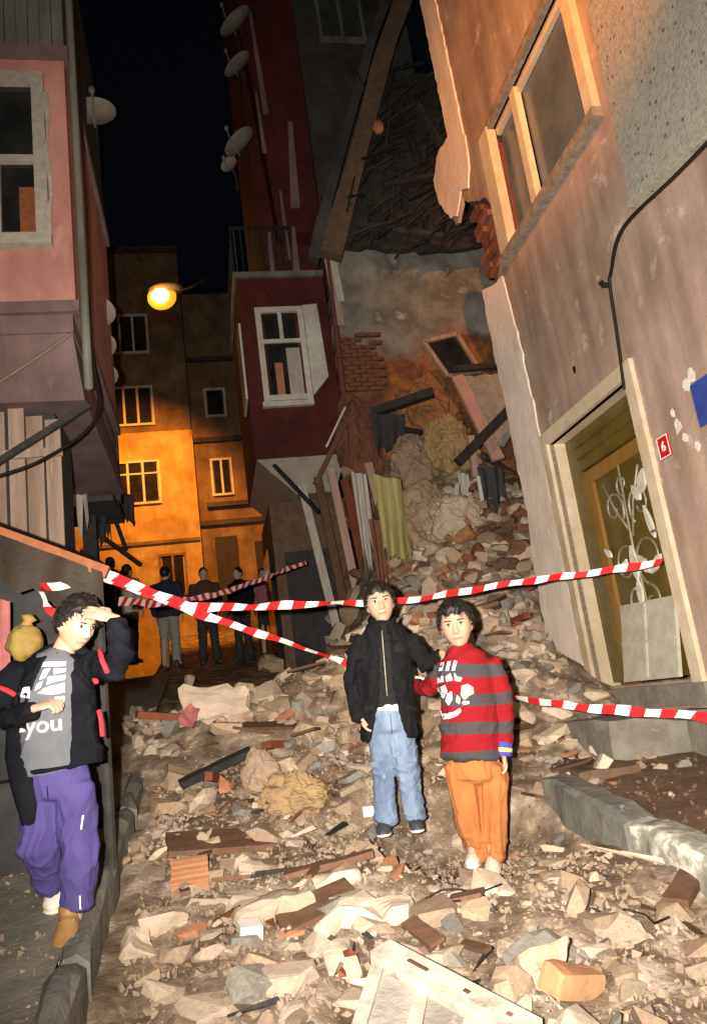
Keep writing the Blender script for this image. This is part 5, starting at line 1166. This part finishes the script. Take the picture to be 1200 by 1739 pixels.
# --- tall boy in the open black coat
def boy_mid():
    Y = 4.55; J = lambda x, y, o=0: at(x, y, Y+o)
    root = thing('person', J(680, 1422), 'boy in an open black coat and washed blue jeans standing on the rubble', 'person', 'boys in front of the tape')
    hc = J(645, 1026, 0); H = Matrix.Rotation(R_(-4), 3, 'Y') @ Matrix.Rotation(R_(3), 3, 'Z'); k = 1.06
    sk = MB(); head_into(sk, hc, H, k)
    sk.loft([J(646, 1045, .02), J(650, 1078, .02)], [.042, .045], 12)
    sk.loft([J(652, 1078, .01), J(655, 1100), J(657, 1150), J(660, 1200)], [(.09, .06), (.11, .07), (.105, .075), (.10, .075)], 14, side=XR)
    for a in ([J(615, 1092), J(600, 1150), J(608, 1210, -.04)], [J(698, 1090), J(722, 1128, .06), J(752, 1108, -.02)]): sk.loft(a, [.028, .024, .022], 10)
    for a in ([J(648, 1200), J(650, 1300), J(655, 1395)], [J(680, 1200), J(692, 1300), J(704, 1390)]): sk.loft(a, [.06, .045, .035], 10)
    hand(sk, J(610, 1212, -.05), V((.25, -.1, -1)), V((1, 0, 0)), 1, .3)
    hand(sk, J(752, 1112, -.04), V((.15, -.55, -.55)), V((.5, -.2, -.7)), -1, .35, .95)
    me = remesh(sk, .0052, 3, .4); me.materials.append(MT['skin']); me.materials.append(MT['lip']); lips(me, hc, H, k)
    me.polygons.foreach_set('use_smooth', [True]*len(me.polygons)); body = put('body', me, root); head_parts(body, hc, H, k, seed=3, vol=.85)
    # shirt
    sh = MB(); sh.loft([J(647, 1057, .015), J(650, 1074, .01), J(655, 1100), J(657, 1150), J(660, 1205)], [(.055, .05), (.11, .075), (.135, .09), (.125, .095), (.12, .095)], 18, side=XR)
    m = remesh(sh, .011, 4); folds(m, .006, (8, 8, 14), 2); finish(m, 'shirt', 'blackshirt', root)
    z0, z1 = J(650, 1075).z, J(657, 1195).z
    MB().loft([J(648+(657-648)*i/7, 1070+i*16, -.096-.004*math.sin(i)) for i in range(8)], [.0035]*8, 6).build('zip', 'iron', root, True)
    bel = MB(); bel.loft([J(662, 1196), J(662, 1206)], [(.118, .098), (.118, .098)], 20, side=XR); finish(remesh(bel, .01, 2), 'waistband', 'shoew', root)
    # jeans
    tr = MB(); tr.loft([J(661, 1200), J(662, 1218), J(664, 1240)], [(.112, .092), (.122, .098), (.118, .096)], 18, side=XR)
    tr.loft([J(646, 1225), J(648, 1265), J(650, 1305, -.015), J(652, 1350), J(654, 1396)], [.074, .070, .062, .060, .063], 14)
    tr.loft([J(681, 1225), J(685, 1265), J(691, 1305, -.02), J(698, 1350), J(704, 1390)], [.074, .070, .062, .058, .060], 14)
    m = remesh(tr, .008, 4); zt = J(650, 1300).z; folds(m, .011, (9, 9, 15), 5, lambda p: .5+1.2*math.exp(-((p.z-zt)/.09)**2)+1.0*math.exp(-((p.z-J(650, 1390).z)/.07)**2)); finish(m, 'trousers', 'jeans', root)
    for q in ([(662, 1212), (664, 1232), (665, 1246)], [(640, 1216), (632, 1236)], [(684, 1214), (694, 1232)]): stroke(root, m, J, q, .004, 'shoed')
    for h, t in (((655, 1402, .09), (651, 1424, -.13)), ((704, 1396, .09), (710, 1416, -.12))): shoe(root, J(*h)-DZ*.03, J(*t), 'shoed', 'greyst' if False else 'shoew', 1.0)
    # coat
    ct = MB(); ct.loft([J(649, 1058, .02), J(651, 1072, .015), J(654, 1094, .01), J(656, 1140), J(658, 1190), J(660, 1225), J(662, 1256)], [(.075, .07), (.125, .082), (.148, .1), (.146, .108), (.148, .112), (.156, .118), (.162, .122)], 20, side=XR)
    ct.loft([J(618, 1088, .01), J(604, 1110), J(597, 1155, .01), J(601, 1190, -.02), J(611, 1222, -.06)], [.056, .055, .049, .046, .045], 12)
    ct.loft([J(692, 1086, .01), J(708, 1105, .03), J(722, 1130, .06), J(738, 1118, .03), J(749, 1112, -.01)], [.056, .053, .048, .042, .038], 12)
    m = remesh(ct, .009, 4); folds(m, .013, (7, 7, 6), 9)
    zb = J(660, 1256).z; zk = J(650, 1064).z
    def test(c, n):
        f = max(0, (zk-c.z)/(zk-zb)); xc = at(653+6*f, 1075+180*f, Y).x; w = .02+.022*min(1, f*2)+.062*max(0, (f-.55)/.45)**1.2
        if c.y < Y-.02 and abs(c.x-xc) < w and c.z < zk+.02: return True
        if c.z < zb+.012 or c.z > zk+.03: return n.z < -.5 or n.z > .5
        return False
    cut_front(m, test, .012); finish(m, 'coat', 'blackcloth', root)
    for q in ([(618, 1205), (634, 1200)], [(690, 1200), (708, 1206)]): stroke(root, m, J, q, .022, 'blackshirt', 'pocket_flap', .004)
    cl = MB(); cl.loft([J(629, 1050, .03), J(633, 1058, -.03), J(641, 1074, -.08)], [(.028, .012)]*3, 10); cl.build('collar', 'blackcloth', root, True)
    cl = MB(); cl.loft([J(668, 1049, .03), J(665, 1057, -.03), J(660, 1073, -.08)], [(.028, .012)]*3, 10); cl.build('collar', 'blackcloth', root, True)
boy_mid()

# --- boy in the striped sweater
def boy_stripe():
    Y = 4.3; J = lambda x, y, o=0: at(x, y, Y+o)
    root = thing('person', J(830, 1500), 'boy in a red and grey striped sweater and baggy orange trousers', 'person', 'boys in front of the tape')
    hc = J(774, 1063); H = Matrix.Rotation(R_(-2), 3, 'Y') @ Matrix.Rotation(R_(-10), 3, 'Z') @ Matrix.Rotation(R_(4), 3, 'X'); k = 1.13
    sk = MB(); head_into(sk, hc, H, k); sk.loft([J(777, 1085, .02), J(784, 1118, .02)], [.046, .05], 12)
    sk.loft([J(786, 1122, .01), J(795, 1160), J(798, 1220), J(805, 1270)], [(.10, .07), (.12, .085), (.12, .09), (.115, .09)], 14, side=XR)
    for a in ([J(752, 1140), J(728, 1172, .16), J(705, 1165, .34)], [J(835, 1130), J(852, 1195), J(853, 1275, -.03)]): sk.loft(a, [.03, .026, .022], 10)
    for a in ([J(790, 1290), J(797, 1390), J(808, 1462, .06)], [J(828, 1290), J(840, 1390), J(840, 1478)]): sk.loft(a, [.06, .045, .035], 10)
    hand(sk, J(853, 1277, -.03), V((.04, -.1, -1)), V((-1, 0, 0)), -1, .35, .95); hand(sk, J(704, 1165, .36), V((-1, .2, .1)), V((0, 1, 0)), 1, .5, .9)
    me = remesh(sk, .0052, 3, .4); me.materials.append(MT['skin']); me.materials.append(MT['lip']); lips(me, hc, H, k)
    me.polygons.foreach_set('use_smooth', [True]*len(me.polygons)); body = put('body', me, root); head_parts(body, hc, H, k, seed=8, vol=1.1)
    tr = MB(); tr.loft([J(802, 1255), J(804, 1290), J(808, 1320)], [(.118, .1), (.132, .108), (.135, .112)], 18, side=XR)
    tr.loft([J(783, 1300, .02), J(788, 1345, .02), J(796, 1395, .03), J(808, 1435, .05), J(816, 1458, .07)], [.088, .086, .072, .054, .036], 14)
    tr.loft([J(832, 1300), J(838, 1345), J(842, 1395), J(842, 1440), J(840, 1468)], [.082, .076, .066, .052, .038], 14)
    m = remesh(tr, .0085, 4); folds(m, .013, (11, 11, 2.6), 4); folds(m, .008, (8, 8, 16), 9, lambda p: .3+math.exp(-((p.z-J(840, 1450).z)/.09)**2)); finish(m, 'trousers', 'orangep', root)
    shoe(root, J(841, 1474, .1)-DZ*.0, J(837, 1503, -.14), 'shoew', 'shoew', 1.05); shoe(root, J(812, 1462, .17), J(800, 1478, -.03), 'shoew', 'shoew', .95)
    sw = MB(); sw.loft([J(781, 1098, .015), J(785, 1116, .012), J(792, 1142), J(796, 1190), J(797, 1240), J(799, 1278), J(799, 1288)], [(.062, .058), (.12, .082), (.148, .105), (.15, .12), (.154, .125), (.16, .13), (.15, .12)], 22, side=XR)
    sw.loft([J(828, 1126, .01), J(844, 1150), J(853, 1195), J(855, 1235, -.01), J(853, 1262, -.02)], [.062, .060, .055, .050, .047], 14)
    sw.loft([J(757, 1134, .02), J(742, 1155, .08), J(728, 1170, .18), J(706, 1166, .34)], [.058, .053, .046, .040], 14)
    m = remesh(sw, .0085, 4); folds(m, .012, (6, 6, 9), 7)
    zt, zb = J(790, 1100).z-root.location.z, J(800, 1292).z-root.location.z
    sm = striped((J(790, 1292).z+.060, J(790, 1105).z+.060), [.085, .235, .35, .50, .605, .76, .88])
    tm = m; finish(m, 'sweater', sm, root)
    cb = MB(); cb.loft([J(853, 1260, -.02), J(853, 1270, -.022)], [.0515, .0505], 16, cap=.1); cb.build('cuff', 'cuffb', root, True)
    cb = MB(); cb.loft([J(853, 1270.5, -.022), J(853, 1277, -.024)], [.051, .050], 16, cap=.1); cb.build('cuff', 'cuffy', root, True)
    cb = MB(); cb.loft([J(853, 1277.5, -.024), J(853, 1284, -.026)], [.0505, .048], 16, cap=.1); cb.build('cuff', 'cuffb', root, True)
    # faded chest print: strokes, a white patch and a tan patch
    pc = J(768, 1180); pl = lambda u, v: (V((pc.x+u, pc.y-.6, pc.z+v)), V((0, 1, 0)))
    def pp(x, y): q = J(x, y); return V((q.x-pc.x, q.z-pc.z, 0))
    for pts, mm in (([(748, 1125), (753, 1125), (749, 1140), (744, 1140)], 'printw'), ([(758, 1124), (763, 1124), (759, 1140), (754, 1140)], 'printw'), ([(768, 1123), (773, 1124), (769, 1140), (764, 1140)], 'printw'),
            ([(742, 1152), (750, 1148), (752, 1158), (743, 1160)], 'printw'), ([(754, 1150), (762, 1144), (766, 1156), (756, 1158)], 'printw'), ([(768, 1143), (773, 1150), (781, 1152), (778, 1158), (769, 1157)], 'printw'),
            ([(743, 1168), (754, 1164), (757, 1174), (752, 1186), (746, 1183)], 'printw'), ([(757, 1178), (764, 1174), (765, 1188), (759, 1198), (754, 1191)], 'printw'),
            ([(780, 1165), (790, 1162), (799, 1168), (800, 1178), (792, 1182), (784, 1190), (778, 1180)], 'printt'), ([(772, 1180), (778, 1186), (776, 1196), (770, 1192)], 'printt'), ([(780, 1192), (791, 1190), (792, 1195), (782, 1197)], 'printw'),
            ([(745, 1206), (749, 1212), (758, 1211), (768, 1208), (777, 1202), (779, 1207), (772, 1215), (760, 1220), (750, 1221), (747, 1214)], 'printw')):
        vs, fs = subdiv2d([pp(*q) for q in pts], [tuple(range(len(pts)))], 2); decal(tm, vs, fs, pl, .0045 if mm == 'blackshirt' else .003).build('print', mm, root)
boy_stripe()

# --- boy shading his eyes on the left pavement
def boy_left():
    toe = gpt(108, 1641); Y = toe.y+.18; J = lambda x, y, o=0: at(x, y, Y+o)
    root = thing('person', toe, 'boy in a black jacket and purple trousers shading his eyes with one hand', 'person', 'boys in front of the tape')
    hc = J(130, 1062, .0); H = Matrix.Rotation(R_(8), 3, 'Y') @ Matrix.Rotation(R_(58), 3, 'Z') @ Matrix.Rotation(R_(16), 3, 'X'); k = .98
    sk = MB(); head_into(sk, hc, H, k); sk.loft([J(120, 1080, .015), J(100, 1122, .02)], [.044, .05], 12)
    sk.loft([J(97, 1125, .01), J(92, 1160), J(90, 1230), J(95, 1310)], [(.09, .065), (.115, .078), (.11, .08), (.105, .08)], 14, side=XR)
    for a in ([J(28, 1150), J(4, 1210, -.055), J(60, 1205, -.17)], [J(160, 1132), J(197, 1137, -.165), J(197, 1056, -.165)]): sk.loft(a, [.03, .024, .022], 10)
    for a in ([J(75, 1330), J(62, 1430, -.05), J(84, 1500, .14)], [J(130, 1330), J(134, 1440, -.05), J(124, 1562, -.02)]): sk.loft(a, [.06, .046, .035], 10)
    hand(sk, J(193, 1050, -.17), V((-1, -.05, .42)), V((-.2, .75, -.75)), -1, .10, 1.02, .08)
    hand(sk, J(62, 1202, -.18), V((1, -.15, .12)), V((.1, .5, -1)), 1, .62, .98)
    me = remesh(sk, .005, 3, .4); me.materials.append(MT['skin']); me.materials.append(MT['lip']); lips(me, hc, H, k)
    me.polygons.foreach_set('use_smooth', [True]*len(me.polygons)); body = put('body', me, root); head_parts(body, hc, H, k, seed=14, vol=1.25)
    ts = MB(); ts.loft([J(104, 1110, .02), J(99, 1122, .01), J(93, 1150), J(88, 1210), J(86, 1270), J(88, 1312)], [(.06, .055), (.105, .072), (.132, .092), (.132, .10), (.135, .105), (.14, .11)], 20, side=XR)
    m = remesh(ts, .009, 4); folds(m, .009, (5, 5, 6), 3); finish(m, 'shirt', 'gshirt', root); tsm = m
    pc = J(85, 1180); pl = lambda u, v: (V((pc.x+u, pc.y-.6, pc.z+v)), V((0, 1, 0)))
    px = 1/FPX*Y*1.03
    def pp(x, y): q = J(x, y); return V((q.x-pc.x, q.z-pc.z, 0))
    for pts in ([(68, 1127), (76, 1130), (73, 1150), (70, 1165), (67, 1186), (46, 1184), (52, 1160), (58, 1140)], [(82, 1126), (122, 1124), (122, 1132), (84, 1134)], [(90, 1138), (100, 1136), (94, 1152), (84, 1156)], [(105, 1136), (124, 1136), (123, 1142), (106, 1146)], [(98, 1150), (124, 1147), (123, 1155), (110, 1158), (96, 1164)], [(80, 1162), (90, 1158), (86, 1168), (76, 1174)], [(94, 1168), (123, 1160), (122, 1176), (104, 1180), (80, 1178)], [(108, 1184), (122, 1182), (121, 1200), (112, 1198)], [(38, 1235), (58, 1236), (62, 1241), (44, 1243)]):
        vs, fs = subdiv2d([pp(*p) for p in pts], [tuple(range(len(pts)))], 2); decal(tsm, vs, fs, pl).build('print', 'printw', root)
    vs, fs = text_mesh('you', .078); vs = [V((v.x*1.25, v.y*1.15, 0)) for v in vs]; vs, fs = subdiv2d(vs, fs, 0); c2 = pp(91, 1230)
    decal(tsm, [v+c2 for v in vs], fs, pl).build('print', 'printw', root)
    tr = MB(); tr.loft([J(96, 1298), J(99, 1325), J(101, 1350)], [(.118, .098), (.128, .105), (.125, .105)], 18, side=XR)
    tr.loft([J(78, 1335), J(68, 1390, -.02), J(66, 1435, -.03), J(76, 1470, .05), J(86, 1506, .13)], [.085, .082, .076, .066, .058], 14)
    tr.loft([J(127, 1335), J(130, 1390, -.02), J(134, 1440, -.04), J(134, 1495, -.03), J(131, 1540, -.02)], [.083, .078, .070, .063, .064], 14)
    m = remesh(tr, .008, 4); folds(m, .012, (8, 8, 5), 6, lambda p: .6+.9*math.exp(-((p.z-J(66, 1440).z)/.12)**2)); finish(m, 'trousers', 'purple', root)
    stroke(root, m, J, [(98, 1330), (101, 1352)], .004, 'navyj'); [stroke(root, m, J, q, .005, 'printw', 'side_stripe') for q in ([(153, 1380), (153, 1402)], [(150, 1512), (149, 1536)])]
    shoe(root, gpt(124, 1582), toe, 'shoet', 'shoew', 1.22)
    t2 = gpt(90, 1556); shoe(root, t2+V((-.02, .18, .05)), t2, 'shoew', 'shoew', 1.15)
    jk = MB(); jk.loft([J(104, 1112, .03), J(100, 1124, .02), J(96, 1150, .01), J(96, 1210, .01), J(101, 1270, .01), J(104, 1306, .01)], [(.085, .075), (.125, .085), (.152, .106), (.158, .114), (.163, .118), (.172, .12)], 20, side=XR)
    jk.loft([J(40, 1138, .01), J(20, 1158), J(4, 1190, -.03), J(4, 1218, -.07), J(30, 1216, -.13), J(58, 1207, -.17)], [.058, .055, .05, .047, .043, .038], 14)
    jk.loft([J(152, 1128, .01), J(172, 1135, -.06), J(196, 1138, -.17), J(206, 1115, -.19), J(203, 1082, -.18), J(197, 1058, -.165)], [.058, .055, .05, .047, .043, .039], 14)
    m = remesh(jk, .0085, 4); folds(m, .013, (7, 7, 8), 12)
    zb = J(98, 1306).z; zk = J(104, 1106).z
    def test(c, n):
        if c.z < zb+.012: return n.z < -.5
        if c.z > zk-.02 and abs(c.x-J(104, 1112).x) < .09 and n.z > .4: return True
        f = max(0, (zk-c.z)/(zk-zb)); a = at(78-80*f if f < .4 else 46-8*(f-.4), 1106+200*f, Y-.1).x; b = at(118+2*f, 1106+200*f, Y-.1).x
        return Y-.16 < c.y < Y-.035 and a < c.x < b and c.z < zk-.01
    cut_front(m, test, .01); jm = m; jo = finish(m, 'jacket', 'navyj', root)
    stroke(root, m, J, [(126, 1130), (127, 1200), (126, 1296)], .006, 'iron', 'zip', .003)
    fp = MB(); fp.loft([J(30, 1225, -.03), J(33, 1280, -.06), J(40, 1330, -.085), J(47, 1370, -.09), J(51, 1400, -.09)], [(.045, .03), (.058, .025), (.052, .022), (.042, .02), (.03, .014)], 12, side=XR); fp.build('jacket_tail', 'navyj', root, True)
    for pts, rd in (([J(170, 1104, -.20), J(174, 1122, -.235), J(183, 1142, -.235)], .012), ([J(160, 1152, -.10), J(165, 1160, -.10)], .011), ([J(168, 1206, -.085), J(172, 1224, -.085), J(174, 1250, -.085)], .010), ([J(-4, 1166, -.075), J(12, 1172, -.085), J(26, 1180, -.075)], .011)):
        MB().loft(pts, [(rd, rd*.6)]*len(pts), 8).build('piping', 'redst', root, True)
    hd_ = MB(); hd_.loft([J(60, 1122, .06), J(80, 1112, .10), J(105, 1106, .11), J(135, 1110, .10), J(150, 1118, .06)], [.03, .04, .045, .04, .03], 12); hd_.build('hood', 'navyj', root, True)
boy_left()

# --- onlookers further up the street
def onlooker(px, py, Y, h, yaw, top, bot, label, arm=0, seed=0, seat=False):
    b = at(px, py, Y); root = thing('person', b, label, 'person', 'onlookers up the street')
    Rz = Matrix.Rotation(yaw, 3, 'Z'); k = h/1.7
    P = lambda x, y, z: b + Rz @ (V((x, y, z))*k)
    sk = MB(); hc = P(0, -.02, 1.58); head_into(sk, hc, Rz, 1.05*k); sk.loft([P(0, .01, 1.36), P(0, 0, 1.52)], [.06*k, .055*k], 10)
    sk.loft([P(0, 0, .95), P(0, 0, 1.2), P(0, 0, 1.38)], [(.13*k, .09*k), (.14*k, .1*k), (.14*k, .08*k)], 12, side=Rz @ XR)
    aL = [P(-.19, 0, 1.4), P(-.25, .02, 1.12), P(-.22, -.08, .88)]; aR = [P(.19, 0, 1.4), P(.25, .02, 1.12), P(.22, -.08, .88)]
    if arm: aR = [P(.19, 0, 1.4), P(.3, -.12, 1.2), P(.2, -.3, 1.42)]
    for a in (aL, aR): sk.loft(a, [.045*k, .04*k, .03*k], 8)
    for sg in (-1, 1): sk.loft([P(sg*.09, 0, .95), P(sg*.1, -.02, .5), P(sg*.11, .02, .08)], [.07*k, .05*k, .04*k], 8)
    hand(sk, aL[2], Rz @ V((0, -.2, -1)), Rz @ V((1, 0, 0)), 1, .3, k*1.05); hand(sk, aR[2], Rz @ (V((-.3, -.2, .9)) if arm else V((0, -.2, -1))), Rz @ V((-1, 0, 0)), -1, .3, k*1.05)
    body = finish(remesh(sk, .011, 2), 'body', 'skin', root)
    hm = MB()
    def hf(q, p): return p*(1+.05*noise.noise(q*5+V((seed, 0, 0))))
    hm.ell(hc+Rz @ V((0, .022*k, .03*k)), (.083*k, .098*k, .105*k), Rz, 18, 14, 0, hf); hm.build('hair', 'hair', body, True)
    tr = MB(); tr.loft([P(0, 0, 1.02), P(0, 0, .9), P(0, 0, .82)], [(.155*k, .115*k), (.165*k, .12*k), (.15*k, .115*k)], 14, side=Rz @ XR)
    st_ = .04 if seed % 2 else .0
    for sg in (-1, 1): tr.loft([P(sg*.085, 0, .86), P(sg*.1, -.02-st_*sg, .48), P(sg*.125, .0-2*st_*sg, .06)], [.095*k, .078*k, .07*k], 12)
    m = remesh(tr, .018, 4); folds(m, .012*k, (8, 8, 10), seed); finish(m, 'trousers', bot, root)
    jk = MB(); jk.loft([P(0, .01, 1.46), P(0, 0, 1.4), P(0, 0, 1.25), P(0, 0, 1.0), P(0, 0, .86)], [(.10*k, .09*k), (.18*k, .11*k), (.2*k, .13*k), (.19*k, .135*k), (.195*k, .14*k)], 14, side=Rz @ XR)
    for a in (aL, aR): jk.loft([a[0], a[1], a[1].lerp(a[2], .85)], [.075*k, .066*k, .055*k], 10)
    m = remesh(jk, .018, 4); folds(m, .014*k, (7, 7, 9), seed+4); finish(m, 'jacket', top, root)
    for sg in (-1, 1): shoe(root, P(sg*.125, .1-2*st_*sg, 0), P(sg*.15, -.17-2*st_*sg, 0), 'shoed', 'shoed', 1.2*k)
for a in [(292, 1137, 13.0, 1.72, R_(178), 'navyc', 'greyt', 'onlooker in navy coat and light grey trousers seen from behind', 0, 1),
          (358, 1128, 13.4, 1.66, R_(20), 'brownc', 'darkt', 'dark-clothed onlooker right of the grey trousers', 0, 2),
          (225, 1128, 12.6, 1.62, R_(150), 'clothw', 'darkt', 'onlooker in a pale top behind the tape on the left', 0, 3),
          (418, 1122, 14.2, 1.7, R_(-30), 'blackcloth', 'darkt', 'onlooker in black standing by the ochre house', 0, 4),
          (498, 1100, 12.8, 1.7, R_(200), 'clothw', 'darkt', 'onlooker in a pale top raising an arm by the red house', 1, 5),
          (196, 1110, 14.0, 1.75, R_(170), 'brownc', 'darkt', 'onlooker in brown at the far left of the crowd', 0, 6),
          (460, 1115, 15.0, 1.7, R_(10), 'clothr', 'darkt', 'far onlooker in a reddish top', 0, 7)]: onlooker(*a)
